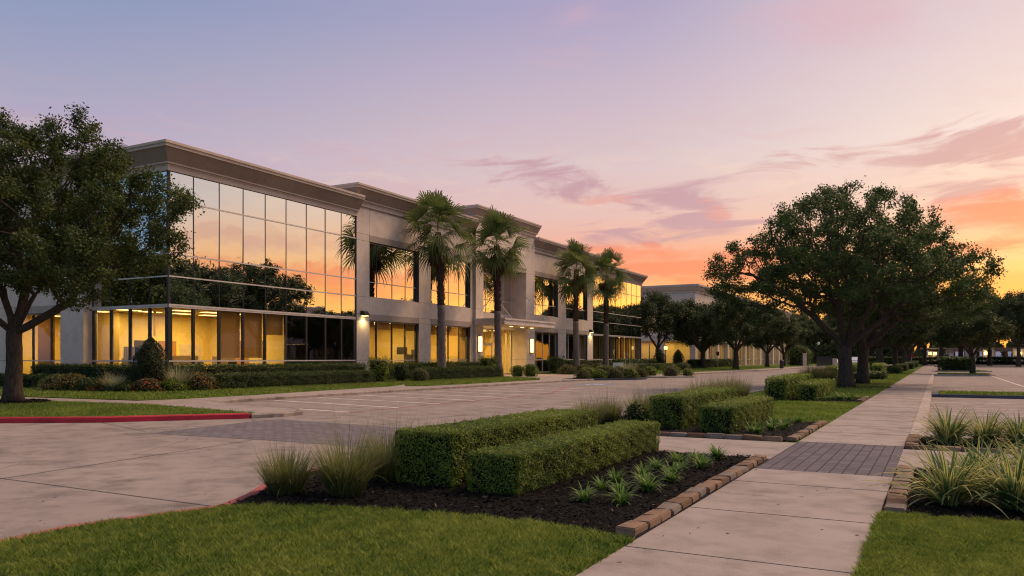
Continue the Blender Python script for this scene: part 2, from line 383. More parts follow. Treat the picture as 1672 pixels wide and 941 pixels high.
ad = N.new('ShaderNodeMix'); ad.data_type = 'RGBA'; ad.blend_type = 'ADD'; ad.inputs[0].default_value = .06
L.new(sky, ad.inputs[6]); L.new(nish.outputs[0], ad.inputs[7]); L.new(ad.outputs[2], bg.inputs['Color']); bg.inputs['Strength'].default_value = 1.0

sun = bpy.data.lights.new('sun', 'SUN'); sun.energy = 2.9; sun.angle = R(18); sun.color = (1, .66, .40)
so = bpy.data.objects.new('sun', sun); col.objects.link(so)
d = Vector((math.sin(R(32))*math.cos(R(50)), math.cos(R(32))*math.cos(R(50)), math.sin(R(50))))
so.rotation_euler = d.to_track_quat('Z', 'Y').to_euler()

# ------------------------------------------------------------------ ground
def S(o, kind='structure', label=None): return tag(o, label=label, kind=kind)
mb = MB(); mb.quad((-900, -300, -.17), (900, -300, -.17), (900, 1500, -.17), (-900, 1500, -.17)); S(mb.build('ground', M['turf']))
mb = MB(); mb.quad((-75, -60, -.12), (120, -60, -.12), (120, 330, -.12), (-75, 330, -.12)); S(mb.build('pavement', M['pavement']))
XL, XR = -2.34, -.52
prism('sidewalk', [(XL, -8), (XR, -8), (XR, 11.75), (XL, 11.75)], -.16, 0, M['sidewalk'])
S(bpy.data.objects['sidewalk'])
S(prism('sidewalk', [(XL, 15.95), (XR, 15.95), (XR, 215), (XL, 215)], -.16, 0, M['sidewalk']))
S(prism('paver_path', [(XL+.002, 11.752), (XR-.002, 11.752), (XR-.002, 15.948), (XL+.002, 15.948)], -.16, -.002, M['paver']))
S(prism('path', [(-7.9, 13.0), (XL, 13.0), (XL, 15.7), (-7.9, 15.7)], -.16, -.003, M['sidewalk']))
S(prism('path', [(XR, 12.75), (9, 12.75), (9, 15.5), (XR, 15.5)], -.16, -.003, M['sidewalk']))
# joints sawn in the concrete (dark filler lying in the groove)
mb = MB()
for y, wj in [(q, .006) for q in (4.35, 6.36, 8.36, 10.45)] + [(18.2+2.05*k, .0035) for k in range(60)]:
    mb.box(XL, XR, y-wj, y+wj, .0005, .003)
S(mb.build('sidewalk_joints', M['joint']))
mb = MB(); 
def strip(mb, a, b, wd, z, m=0):
    a = Vector((*a, 0)); b = Vector((*b, 0)); n = (b-a).normalized(); n = Vector((-n.y, n.x, 0))*wd/2
    mb.quad((a.x-n.x, a.y-n.y, z), (b.x-n.x, b.y-n.y, z), (b.x+n.x, b.y+n.y, z), (a.x+n.x, a.y+n.y, z), m)
for a, b in (((-26, 6.6), (-7.4, 6.4)), ((-10.4, -2), (-12.6, 11.9)), ((-19.6, 13.3), (-16.2, 12.1)), ((-12.6, 15.6), (-14, 120)), ((-40, .5), (-7, .2)), ((-22, 62), (-8, 60)), ((-21, 45), (-8, 44)), ((-16.5, 30), (-8, 29.6)), ((-20, 80), (-8, 79))):
    strip(mb, a, b, .022, -.1165)
S(mb.build('pavement_joints', M['joint']))
mb = MB(); mb.quad((-11.6, 12.1, -.116), (-8.1, 11.9, -.116), (-8.1, 15.5, -.116), (-16.2, 16.35, -.116)); mb.quad((-11.6, 12.1, -.116), (-16.2, 16.35, -.116), (-16.4, 15.9, -.116), (-15.9, 11.9, -.116))
S(mb.build('road_pavers', M['paver_road']))
mb = MB()
for k in range(9):
    y = 19.9+2.62*k; strip(mb, (-23.7, y+1.1), (-16.4, y-.35), .16, -.1155)
for y in (20.2, 23.8, 27.4, 31.0, 34.8): strip(mb, (-.2, y), (12, y-.05), .10, -.1155)
for y in (46, 49.5, 53, 56.5, 60, 63.5, 67, 70.5, 74, 77.5, 81, 84.5): strip(mb, (-.3, y), (4.4, y), .10, -.1155)
strip(mb, (4.6, 42.5), (4.6, 90), .14, -.1155)
strip(mb, (-21.8, 44.6), (-19.8, 44.2), .12, -.1155)
S(mb.build('parking_lines', M['line']))
mb = MB(); strip(mb, (-16.35, 19.3), (-16.5, 34.5), .11, -.1145); strip(mb, (-20.4, 45.8), (-16.5, 34.5), .10, -.1145); S(mb.build('fire_lane_line', M['line_red']))
# accessible-bay marking
mb = MB(); mb.quad((-20.6, 46.6, -.1150), (-18.6, 46.6, -.1150), (-18.6, 49.2, -.1150), (-20.6, 49.2, -.1150)); S(mb.build('accessible_bay_marking', M['line_blue']))
mb = MB()
cx, cy = -19.6, 47.7
for k in range(14):
    a0, a1 = R(150+k*17), R(150+(k+1)*17)
    mb.quad(*[(cx+r*math.cos(a), cy+r*math.sin(a), -.1135) for r, a in ((.5, a0), (.62, a0), (.62, a1), (.5, a1))])
strip(mb, (cx-.1, cy+.05), (cx-.1, cy+.85), .13, -.1137); strip(mb, (cx-.1, cy+.12), (cx+.45, cy+.12), .12, -.1133); strip(mb, (cx+.42, cy+.1), (cx+.62, cy-.45), .12, -.1139)
S(mb.build('wheelchair_symbol', M['line']))

def kerb(path, mat, wd=.16, z0=-.15, z1=.012):
    mb = MB(); mb.sweep(path, [(0, z0), (wd, z0), (wd, z1-.03), (wd-.03, z1), (0, z1)]); return S(mb.build('kerb', mat))
# front lawn and planting bed on the near side of the drive
EDGE = [(-7.05, -6), (-7.02, 2), (-7.1, 3.9), (-7.16, 4.6), (-7.0, 5.15), (-6.85, 5.6), (-6.72, 6.02), (-7.0, 6.7), (-7.5, 7.5), (-7.85, 9), (-7.95, 11), (-7.95, 13)]
lawn_poly = EDGE[:7] + [(-5.97, 6.41), (-5.17, 6.65), (-4.2, 6.8), (-3.26, 6.84), (-2.60, 6.68), (XL, 6.6), (XL, -6)]
bed_poly = EDGE[6:] + [(-2.62, 13.0), (-2.62, 6.72)] + [(-3.26, 6.84), (-4.2, 6.8), (-5.17, 6.65), (-5.97, 6.41)]
S(prism('lawn', lawn_poly, -.16, -.015, M['turf']))
kerb([(x+.01, y) for x, y in EDGE[:7]][::-1], M['kerb_worn']); kerb([(x+.01, y) for x, y in EDGE[6:]][::-1], M['kerb_worn'])

def in_poly(pts, poly):
    x, y = pts[:, 0], pts[:, 1]; inside = np.zeros(len(pts), bool); n = len(poly)
    for i in range(n):
        x0, y0 = poly[i]; x1, y1 = poly[i-1]
        c = ((y0 > y) != (y1 > y)); xx = (x1-x0)*(y-y0)/((y1-y0) if y1 != y0 else 1e-9)+x0
        inside ^= c & (x < xx)
    return inside
def scatter(poly, n, box=None):
    P = np.array(poly); lo, hi = P.min(0), P.max(0)
    if box: lo = np.maximum(lo, box[0]); hi = np.minimum(hi, box[1])
    pts = rng.uniform(lo, hi, (n, 2)); return pts[in_poly(pts, poly)]
def blades(pts, z, hgt, wid, name='grass', mat=None, lean=.5):
    n = len(pts); a = rng.uniform(0, 2*np.pi, n); h = hgt*rng.uniform(.5, 1.25, n)*(1+.35*np.sin(pts[:, 0]*17+np.sin(pts[:, 1]*13)*2)*np.sin(pts[:, 1]*19+pts[:, 0]*5)); wd = wid*rng.uniform(.7, 1.2, n)
    t = rng.uniform(0, 2*np.pi, n); le = lean*h*rng.uniform(.2, 1.4, n)
    dx, dy = np.cos(a)*wd/2, np.sin(a)*wd/2; b = np.stack([pts[:, 0], pts[:, 1], np.full(n, z)], 1)
    tip = b + np.stack([np.cos(t)*le, np.sin(t)*le, h], 1); mid = b*.5+tip*.5; mid[:, 2] += h*.12
    D = np.stack([dx, dy, np.zeros(n)], 1)
    Q = np.stack([b-D, b+D, mid+D*.7, tip, mid-D*.7], 1)
    X_, Y_ = pts[:, 0], pts[:, 1]
    pat = .5+.25*np.sin(X_*1.7+np.sin(Y_*1.3)*2)*np.sin(Y_*1.1+.6)+.22*np.sin(X_*9+np.sin(Y_*7)*2)*np.sin(Y_*11+X_*3)
    r = np.clip(pat*.6+rng.normal(.12, .26, n), 0, 1)
    return tag(link(name, quads_mesh(name, Q, r), mat or M['blade']), kind='stuff')
P = scatter(lawn_poly, 200000, ((-8, 1.6), (-1, 7)))
blades(P, -.015, .055, .010, lean=.9)
def mulch(poly, n, z=.012, chip=.02, bev=.03, name='mulch'):
    """a mounded bed of shredded bark: base sheet with loose chips lying on it"""
    o = prism(name, poly, -.16, z, M['mulch'], bev=0); S(o, 'stuff')
    pts = scatter(poly, int(n*2.2)); k = len(pts); c = np.column_stack([pts, z+rng.uniform(.0, .03, k)])
    a = rng.uniform(0, 2*np.pi, k); l = chip*rng.uniform(.4, 1.5, k); wd = l*rng.uniform(.15, .4, k); t = rng.uniform(-.5, .5, k)
    U = np.stack([np.cos(a)*l, np.sin(a)*l, l*t], 1); V = np.stack([-np.sin(a)*wd, np.cos(a)*wd, wd*rng.uniform(-.8, .8, k)], 1)
    Q = np.stack([c-U-V, c+U-V*.6, c+U*.9+V, c-U*.8+V], 1)
    me = quads_mesh('bark_chips', Q, rng.uniform(0, 1, k)); S(link('bark_chips', me, M['mulch']), 'stuff')
mulch(bed_poly, 22000)

# edging stones, each a loose block
def stone_mesh(lx, ly, lz, seed):
    r = random.Random(seed); bm = bmesh.new(); bmesh.ops.create_cube(bm, size=1)
    for v in bm.verts: v.co = Vector((v.co.x*lx*r.uniform(.93, 1.05), v.co.y*ly*r.uniform(.84, 1.02), (v.co.z+.5)*lz*r.uniform(.85, 1.12)))
    bmesh.ops.bevel(bm, geom=bm.edges[:], offset=.012, segments=2, affect='EDGES')
    me = bpy.data.meshes.new('edging_stone'); bm.to_mesh(me); bm.free(); return me
SM = {}
def stones(path, n, along, across, hgt, label, group, seed, alternate=True):
    A, B = Vector((*path[0], 0)), Vector((*path[1], 0)); ang = math.atan2(B.y-A.y, B.x-A.x); L_ = (B-A).length/n
    for i in range(n):
        r = random.Random(seed*100+i); k = r.choice(['stone1', 'stone2', 'stone1', 'stone3', 'stone2']); key = (k, i % 4, round(L_, 2), across)
        if key not in SM:
            SM[key] = stone_mesh(L_*.96, across, hgt, seed*10+i); SM[key].materials.append(M[k])
        o = bpy.data.objects.new('edging_stone', SM[key]); col.objects.link(o); pnt = A+(B-A)*((i+.5)/n)
        o.location = (pnt.x+r.uniform(-.012, .012), pnt.y, -.012+r.uniform(-.006, .008)); o.rotation_euler = (0, 0, ang+R(r.uniform(-4, 4)))
        tag(o, label, 'edging stone', group)
stones(((-2.47, 6.72), (-2.47, 12.95)), 17, .26, .21, .075, 'rough stone block edging the near mulch bed along the sidewalk', 'stones along the near hedge bed', 1)
stones(((-5.6, 15.85), (-2.62, 15.85)), 8, .37, .16, .09, 'grey stone block in the straight edging row behind the concrete cross path', 'stones behind the cross path', 2)
stones(((-2.47, 15.97), (-2.47, 20.9)), 14, .30, .2, .075, 'stone block edging the second mulch bed beside the sidewalk past the pavers', 'stones along the second bed', 3)
stones(((-2.47, 30.9), (-2.47, 34.6)), 10, .37, .2, .10, 'small stone block edging the third bed near the big oak', 'stones along the third bed', 4)
stones(((-.39, 8.95), (-.39, 12.7)), 11, .25, .22, .07, 'worn stone block edging the right mulch bed of striped plants', 'stones along the right bed', 5)
stones(((-.50, 15.6), (6, 15.6)), 15, .43, .16, .08, 'stone block edging the bed of striped plants before the parking lot', 'stones before the right parking lot', 6)
stones(((-.40, 15.75), (-.40, 17.6)), 8, .25, .22, .09, 'stone block at the sidewalk corner of the far striped plant bed', 'stones at the far striped bed corner', 7)

# median verge behind the cross path
v1 = [(-7.7, 15.75), (-2.34, 15.75), (-2.34, 214), (-7.4, 214)]
S(prism('verge', v1, -.16, -.02, M['turf'])); kerb([(-7.69, 214), (-7.69, 15.75)], M['kerb'])
lawn2 = [(-3.9, 20.9), (XL, 21.0), (XL, 30.8), (-5.9, 30.8), (-5.9, 24.5)]
lawn3 = [(-7.3, 34.5), (XL, 34.5), (XL, 62), (-7.3, 62)]
blades(scatter([(-5.9, 20.9), (XL, 20.9), (XL, 30.9), (-5.9, 30.9)], 26000), -.02, .06, .016)
blades(scatter(lawn3, 22000), -.02, .07, .03)
blades(scatter([(-7.3, 62), (XL, 62), (XL, 110), (-7.3, 110)], 14000), -.02, .09, .06)
mulch([(-7.6, 15.95), (-2.6, 15.95), (-2.6, 20.9), (-3.9, 20.9), (-5.9, 25), (-5.9, 31), (-7.6, 31)], 9000, .012)
mulch([(-5.9, 30.9), (-2.6, 30.9), (-2.6, 34.6), (-5.9, 34.6)], 2500, .013)
mulch([(-5.6, 64), (-2.6, 64), (-2.6, 68.5), (-5.6, 68.5)], 500, .013)
for (cx, cy, r_) in ((-4.5, 47.6, 2.1), (-4.6, 53.4, 2.0)):
    mulch([(cx+r_*math.cos(a)*1.1, cy+r_*math.sin(a)*1.0) for a in np.linspace(0, 2*np.pi, 26)[:-1]], 400, .02)

# right side: bed, lawn, parking lot kerbs and islands
S(prism('lawn', [(XR, -6), (7, -6), (7, 9.2), (.73, 8.96), (XR, 8.88)], -.16, -.015, M['turf']))
blades(scatter([(XR, -6), (7, -6), (7, 9.2), (.73, 8.96), (XR, 8.88)], 330000, ((-.6, 4.5), (2.2, 9.3))), -.015, .055, .010, lean=.9)
mulch([(-.27, 8.9), (.73, 8.98), (7, 9.2), (7, 12.72), (-.27, 12.72)], 22000)
mulch([(-.28, 15.68), (7, 15.68), (7, 18.0), (-.28, 18.0)], 8000)
S(prism('kerb', [(XR+.002, 17.62), (-.28, 17.62), (-.28, 18.02), (-.2, 18.02), (-.24, 96), (XR+.002, 96)], -.16, .015, M['kerb'], bev=.02))
def island(poly, kerbmat, n, hgt):
    S(prism('kerb', poly, -.16, .01, kerbmat, bev=.02))
    P_ = np.array(poly); c = P_.mean(0); inner = [tuple(c+(q-c)*np.array([1-.3/max(abs((q-c)[0]), .3), 1-.3/max(abs((q-c)[1]), .3)])) for q in P_]
    S(prism('lawn', inner, -.1, .02, M['turf'])); blades(scatter(inner, n), .02, hgt, .03)
island([(-.24, 39.4), (14, 39.0), (14, 42.2), (-.24, 42.4)], M['kerb_blue'], 14000, .08)
island([(-.24, 88), (4.4, 88), (5.0, 90), (4.4, 92), (-.24, 93)], M['kerb'], 5000, .1)
island([(-.24, 112), (4.4, 112), (6, 114), (4.4, 117), (-.24, 118)], M['kerb'], 3000, .1)

# building side: island lawn with the red kerb, walks, lawns
red = [(-75, -20), (-40, 3.0), (-21.99, 12.0), (-19.75, 13.4), (-17.35, 16.3)]
il = red + [(-17.55, 16.75), (-24.0, 18.1), (-29, 17.75), (-75, 16.0)]
S(prism('lawn', il, -.16, -.02, M['turf']))
kerb(red[1:], M['kerb_red'], .17, -.16, .035)
bl = [(-75, 15.9), (-29, 17.65), (-24, 18.0), (-17.6, 16.7), (-17.3, 16.3), (-16.95, 17.1), (-17.1, 18.0), (-18.0, 18.8), (-21.5, 19.5), (-23.6, 20.4), (-24.2, 22), (-24.2, 40), (-24.0, 52), (-23.4, 56), (-23.4, 72), (-22.6, 84), (-21, 105), (-20.5, 128), (-22, 330), (-75, 330)]
S(prism('sidewalk', bl, -.16, 0, M['sidewalk']))
kerb(bl[4:19], M['kerb_stained'], .15, -.16, .006)
blades(scatter(il, 90000, ((-33, 8), (-17, 19))), -.02, .06, .02)
pad1 = [(-75, 18.9), (-33, 19.0), (-26.4, 19.4), (-26.0, 21), (-26.0, 24), (-26.6, 30), (-27.2, 36), (-28.2, 38.5), (-30, 40.5), (-36.4, 41.5), (-36.4, 28.7), (-75, 28.7)]
pad2 = [(-26.6, 36.6), (-25.7, 37.5), (-25.5, 44), (-25.7, 52), (-26.6, 53.8), (-30.5, 57), (-36.4, 58), (-36.4, 43.2), (-30.6, 41.6), (-28.6, 39.2)]
pad3 = [(-26, 72), (-25.0, 80), (-24, 100), (-23.2, 128), (-24, 230), (-36.4, 230), (-36.4, 72)]
for pz, n, h_ in ((pad1, 70000, .08), (pad2, 40000, .09), (pad3, 30000, .14)):
    S(prism('lawn', pz, -.1, .03, M['turf'])); blades(scatter(pz, n, ((-46, 18), (-20, 140))), .03, h_, .035)
mulch([(-50, 22.6), (-36, 22.6), (-33, 23.4), (-31.2, 26.4), (-30.0, 32), (-29.2, 37.5), (-33, 40.8), (-36.4, 41), (-36.4, 28.6), (-50, 28.6)], 6000, .05, .05)
mulch([(-36.3, 43.6), (-30.5, 42.2), (-29.3, 46), (-29.6, 55), (-32, 57), (-36.3, 57.5)], 2500, .05, .05)
mulch([(-29.7+1.5*math.cos(a), 16.6+1.2*math.sin(a)) for a in np.linspace(0, 2*np.pi, 24)[:-1]], 900, .03, .05)
ent = [(-25.0, 54.2), (-20.9, 59.4), (-20.6, 61), (-21.5, 64), (-25.6, 64)]
S(prism('kerb', ent, -.16, .03, M['kerb_blue'], bev=.02)); mulch([(-24.9, 54.8), (-21.3, 59.6), (-21.1, 61), (-21.8, 63.7), (-25.4, 63.7)], 500, .045, .05)
S(prism('kerb', [(-20.5, 66), (-18.9, 69), (-19.6, 72), (-24.5, 72), (-24.5, 66)], -.16, .02, M['kerb'], bev=.02))

# ------------------------------------------------------------------ office building
XF, YS = -36.5, 28.63
ob = tag(empty('office_building', (XF, YS, 0)), 'two storey stucco office building with mirrored upper glass and lit ground floor windows', 'office building')
ob_off = Vector((XF, YS, 0))
def part(mb, name, mat, parent=None, lab=None, root=None):
    root = root or ob; off = root.location
    o = mb.build(name, mat, parent or root)
    if not parent:
        o.data.transform(Matrix.Translation(-off))
    else:
        q = parent; o.data.transform(Matrix.Translation(-off))
    if lab: o['label'] = lab
    return o
# frames: maps (u along the wall, w outward, z) to world
def FRONT(u, wv, z): return (XF+wv, u, z)
def SIDE(u, wv, z): return (u, YS-wv, z)      # u is x
def fbox(mb, F, u0, u1, w0, w1, z0, z1, m=0):
    a = F(u0, w0, z0); b = F(u1, w1, z1); mb.box(a[0], b[0], a[1], b[1], a[2], b[2], m)
def window(F, u0, u1, zs, us, depth, mat_glass, name='window', rail=.06, vert=.05, framemat=None, parent_root=None, side_sign=1):
    """frame with mullions at us and rails at zs; panes as a child"""
    root = parent_root or ob; fm = MB(); g = MB(); lo, hi = min(u0, u1), max(u0, u1); U = [lo]+sorted(us)+[hi]
    for i, u in enumerate(U):
        wv = vert if 0 < i < len(U)-1 else vert*1.4
        c = u + (wv/2 if i == 0 else -wv/2 if i == len(U)-1 else 0)
        fbox(fm, F, c-wv/2, c+wv/2, depth-.10, depth+.03, zs[0], zs[-1], 0)
    for i, z in enumerate(zs):
        c = z + (rail/2 if i == 0 else -rail/2 if i == len(zs)-1 else 0)
        fbox(fm, F, lo, hi, depth-.09, depth+.045, c-rail/2, c+rail/2, 1)
    r = random.Random(int(abs(u0*7+zs[0]*13)))
    for i in range(len(U)-1):
        for j in range(len(zs)-1):
            t1, t2 = r.uniform(-.006, .006), r.uniform(-.005, .005)
            du, dz = (U[i+1]-U[i])/2, (zs[j+1]-zs[j])/2
            cs = [F(U[i], depth-t1*du-t2*dz, zs[j]), F(U[i+1], depth+t1*du-t2*dz, zs[j]), F(U[i+1], depth+t1*du+t2*dz, zs[j+1]), F(U[i], depth-t1*du+t2*dz, zs[j+1])]
            g.quad(*cs)
    w_ = part(fm, name, framemat or [M['alu_dark'], M['alu']], root=root)
    go = g.build('glass_pane', mat_glass, w_); go.data.transform(Matrix.Translation(-root.location))
    return w_
def wallgrid(mb, F, us, zs, holes, w0, w1, g=.009):
    """panels between the grid lines with a fine open joint round each"""
    for i in range(len(us)-1):
        for j in range(len(zs)-1):
            if (i, j) in holes: continue
            fbox(mb, F, us[i]+g, us[i+1]-g, w0, w1, zs[j]+g, zs[j+1]-g)
def backing(mb, F, us, zs, holes, w0, w1):
    for i in range(len(us)-1):
        for j in range(len(zs)-1):
            if (i, j) not in holes: fbox(mb, F, us[i], us[i+1], w0, w1, zs[j], zs[j+1], 1)
def cornice(path, zt, name='cornice', s=1.0, root=None, wp=1.0):
    mb = MB()
    def z(a): return zt-a*s
    mb.sweep(path, [(0, z(0)), (.78*wp, z(0)), (.78*wp, z(.14)), (.72*wp, z(.16)), (.72*wp, z(.30)), (.66*wp, z(.30)), (.66*wp, z(.303)), (0, z(.303))], 0)
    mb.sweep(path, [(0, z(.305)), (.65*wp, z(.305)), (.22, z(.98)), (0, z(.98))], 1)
    mb.sweep(path, [(0, z(.982)), (.24, z(.982)), (.24, z(1.06)), (.13, z(1.08)), (.13, z(1.14)), (.10, z(1.14)), (.10, z(1.42)), (0, z(1.42))], 0)
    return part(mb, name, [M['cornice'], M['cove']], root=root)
# glazed corner pavilion A
A1 = 44.28; mA = [30.26, 32.05, 33.83, 35.59, 37.36, 39.19, 41.01, 42.64]; zA = [4.47, 6.04, 7.25, 10.15, 12.04]
window(FRONT, YS, A1-.12, zA, mA, 0.0, M['mirror'], rail=.07, vert=.03)
window(FRONT, YS, A1-.12, [.12, 1.44, 4.43], mA, 0.0, M['glass'], rail=.08, vert=.16)
mS = [-38.05, -39.7, -41.35]; XS = -43.0
window(SIDE, XF-.01, XS, zA, mS, 0.0, M['mirror'], rail=.07, vert=.03)
window(SIDE, XF-.01, XS, [.12, 1.44, 4.43], mS, 0.0, M['glass'], rail=.08, vert=.16)
mb = MB(); mb.box(XF-.10, XF+.04, YS-.04, YS+.10, .12, 12.0); part(mb, 'corner_mullion', M['alu_dark'])
# right wing bays: wall panels
us = [A1, 45.73, 51.99, 52.82, 53.64, 59.89, 60.5, 61.71]; zs = [0, 1.45, 4.36, 4.8, 6.05, 10.1, 10.58, 12.42]
mb = MB()
holes = {(1, 0), (1, 1), (1, 4), (4, 0), (4, 1), (4, 4)}
wallgrid(mb, FRONT, us, zs, holes | {(1, 2), (4, 2), (1, 5), (4, 5)}, -.32, .02); backing(mb, FRONT, us, zs, holes, -.42, -.025)
wl = part(mb, 'wall', [M['stucco'], M['joint_wall']])
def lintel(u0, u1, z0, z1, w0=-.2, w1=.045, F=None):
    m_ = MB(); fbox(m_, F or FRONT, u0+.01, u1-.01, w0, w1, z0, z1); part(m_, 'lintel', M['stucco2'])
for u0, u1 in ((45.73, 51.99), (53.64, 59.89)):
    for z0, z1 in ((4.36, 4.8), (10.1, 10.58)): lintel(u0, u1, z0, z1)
def bay(u0, u1, mulls, glassmat=None, low=True):
    window(FRONT, u0+.02, u1-.02, [6.06, 7.2, 10.09], mulls, -.27, M['mirror'], rail=.06, vert=.03)
    if low: window(FRONT, u0+.02, u1-.02, [.1, 1.44, 4.35], mulls, -.27, M['glass'], rail=.07, vert=.07, framemat=[M['alu'], M['alu']] if glassmat else None)
bay(45.73, 51.99, [46.9, 48.8, 50.5]); bay(53.64, 59.89, [55.1, 56.7, 58.4])
# entry tower C
us = [61.71, 62.2]; 
mb = MB(); C0, C1, CR0, CR1 = 60.4, 72.1, 61.75, 70.2
g = .009
for (u0, u1, z0, z1) in ((C0, CR0, 0, 1.45), (C0, CR0, 1.45, 4.8), (C0, CR0, 4.8, 6.05), (C0, CR0, 6.05, 10.1), (C0, CR0, 10.1, 12.4), (C0, CR0, 12.4, 14.2),
                         (CR1, C1, 0, 1.45), (CR1, C1, 1.45, 4.8), (CR1, C1, 4.8, 6.05), (CR1, C1, 6.05, 10.1), (CR1, C1, 10.1, 12.4), (CR1, C1, 12.4, 14.2),
                         (CR0, 66, 10.5, 12.4), (66, CR1, 10.5, 12.4), (CR0, 66, 12.4, 14.2), (66, CR1, 12.4, 14.2)):
    fbox(mb, FRONT, u0+g, u1-g, -.3, .26, z0+g, z1-g)
fbox(mb, FRONT, C0+.03, CR0-.03, -1.6, .22, 0, 14.15, 1); fbox(mb, FRONT, CR1+.03, C1-.03, -1.6, .22, 0, 14.15, 1); fbox(mb, FRONT, CR0-.05, CR1+.05, -1.6, .22, 10.53, 14.15, 1)
fbox(mb, FRONT, CR1-.005, CR1+.03, -1.55, .2, 1.47, 4.78); fbox(mb, FRONT, CR1-.005, CR1+.03, -1.55, .2, 0, 1.45); fbox(mb, FRONT, CR1-.005, CR1+.03, -1.55, .2, 4.8, 10.1)
fbox(mb, FRONT, CR0-.03, CR0+.005, -1.55, .2, 0, 10.1)
fbox(mb, FRONT, CR0+.006, CR1-.006, -1.58, -1.36, 4.45, 5.9); fbox(mb, FRONT, CR0+.006, CR1-.006, -1.58, .2, 10.4, 10.49)
part(mb, 'wall', [M['stucco'], M['joint_wall']])
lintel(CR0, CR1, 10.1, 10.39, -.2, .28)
window(FRONT, CR0+.02, CR1-.02, [5.9, 7.2, 10.1], [63.4, 65.1, 66.8, 68.5], -1.45, M['mirror'], rail=.06, vert=.04, framemat=[M['alu'], M['alu']])
window(FRONT, 66.4, CR1-.02, [.06, 4.44], [68.1, 69.2], -1.45, M['glass'], rail=.06, vert=.07, framemat=[M['alu'], M['alu']])
window(FRONT, CR0+.02, 66.3, [3.0, 4.44], [64.1], -1.45, M['glass'], rail=.1, vert=.08, framemat=[M['alu'], M['alu']])
for k, (u0, u1) in enumerate(((CR0+.1, 63.98), (64.06, 66.25))):
    dm = MB()
    for a, b, z0, z1 in ((u0, u0+.12, .05, 2.95), (u1-.12, u1, .05, 2.95), (u0+.12, u1-.12, .05, .35), (u0+.12, u1-.12, 2.8, 2.95)): fbox(dm, FRONT, a, b, -1.48, -1.42, z0, z1)
    d_ = part(dm, 'door', M['alu']); gm = MB(); gm.quad(*[FRONT(*q) for q in ((u0+.12, -1.45, .35), (u1-.12, -1.45, .35), (u1-.12, -1.45, 2.8), (u0+.12, -1.45, 2.8))])
    o = gm.build('glass_pane', M['glass'], d_); o.data.transform(Matrix.Translation(-ob_off))
    hm = MB(); uh = u1-.2 if k == 0 else u0+.2; fbox(hm, FRONT, uh-.02, uh+.02, -1.36, -1.32, .9, 1.7); fbox(hm, FRONT, uh-.02, uh+.02, -1.42, -1.36, .95, 1.0); fbox(hm, FRONT, uh-.02, uh+.02, -1.42, -1.36, 1.6, 1.65)
    o = hm.build('handle', M['alu_dark'], d_); o.data.transform(Matrix.Translation(-ob_off))
# left bays D
us = [72.1, 78.3, 79.35, 80.4, 86.5, 88.2]; holes = {(0, 0), (0, 1), (0, 4), (3, 0), (3, 1), (3, 4)}
mb = MB(); wallgrid(mb, FRONT, us, zs, holes | {(0, 2), (3, 2), (0, 5), (3, 5)}, -.32, .02); backing(mb, FRONT, us, zs, holes, -.42, -.025); part(mb, 'wall', [M['stucco'], M['joint_wall']])
for u0, u1 in ((72.12, 78.3), (80.4, 86.5)):
    for z0, z1 in ((4.36, 4.8), (10.1, 10.58)): lintel(u0, u1, z0, z1)
bay(72.1, 78.3, [73.4, 75.0, 76.7], True); bay(80.4, 86.5, [81.6, 83.2, 84.9], True)
# far glazed pavilion E
E1 = 105.7; mE = [90.2, 92.1, 94.0, 95.9, 97.8, 99.8, 101.8, 103.8]
window(FRONT, 88.22, E1, zA, mE, 0.0, M['mirror'], rail=.07, vert=.03); window(FRONT, 88.22, E1, [.12, 1.44, 4.43], mE, 0.0, M['glass'], rail=.08, vert=.12)
mb = MB(); fbox(mb, FRONT, 88.25, E1, -.05, .06, 4.435, 4.465); part(mb, 'transom_band', M['alu']); mb = MB(); mb.sweep([(XF-6.5, YS), (XF, YS), (XF, A1-.1)], [(-.05, 4.435), (.06, 4.435), (.06, 4.465), (-.05, 4.465)]); part(mb, 'transom_band', M['alu'])
# base strip under the glass, side wing
for a in ((XF-.2, XF+.01, YS, A1-.02), (XF-.2, XF+.01, 88.22, E1), (XS, XF-.21, YS-.01, YS+.2)):
    mb = MB(); mb.box(*a, 0, .12); part(mb, 'plinth', M['stucco'])
mb = MB()
mb.box(-45.2, XS-.02, YS-.55, YS+.3, 0, 1.45-.01); mb.box(-45.2, XS-.02, YS-.55, YS+.3, 1.46, 4.40); mb.box(-45.2, XS-.02, YS-.55, YS+.3, 4.42, 6.05); mb.box(-45.2, XS-.02, YS-.55, YS+.3, 6.07, 12.4)
part(mb, 'wall', M['stucco'])
W0 = -62.0; us = [W0, -59.2, -53, -51.3, -45.21]; hs = {(1, 0), (1, 1), (1, 4), (3, 0), (3, 1), (3, 4)}
mb = MB(); wallgrid(mb, SIDE, us, zs, hs | {(3, 2), (1, 2)}, -.62, -.3); backing(mb, SIDE, us, zs, hs, -.72, -.34); part(mb, 'wall', [M['stucco'], M['joint_wall']])
for u0, u1 in ((-59.2, -53), (-51.3, -45.22)): lintel(u0, u1, 4.36, 4.8, -.5, -.27, SIDE)
for u0, u1 in ((-59.2, -53), (-51.3, -45.22)):
    window(SIDE, u0+.02, u1-.02, [6.06, 7.2, 10.09], [u0+1.5, u0+3.1, u0+4.7], -.56, M['mirror'], rail=.06, vert=.03)
    window(SIDE, u0+.02, u1-.02, [.1, 1.44, 4.35], [u0+1.5, u0+3.4, u0+4.6], -.56, M['glass'], rail=.07, vert=.09)
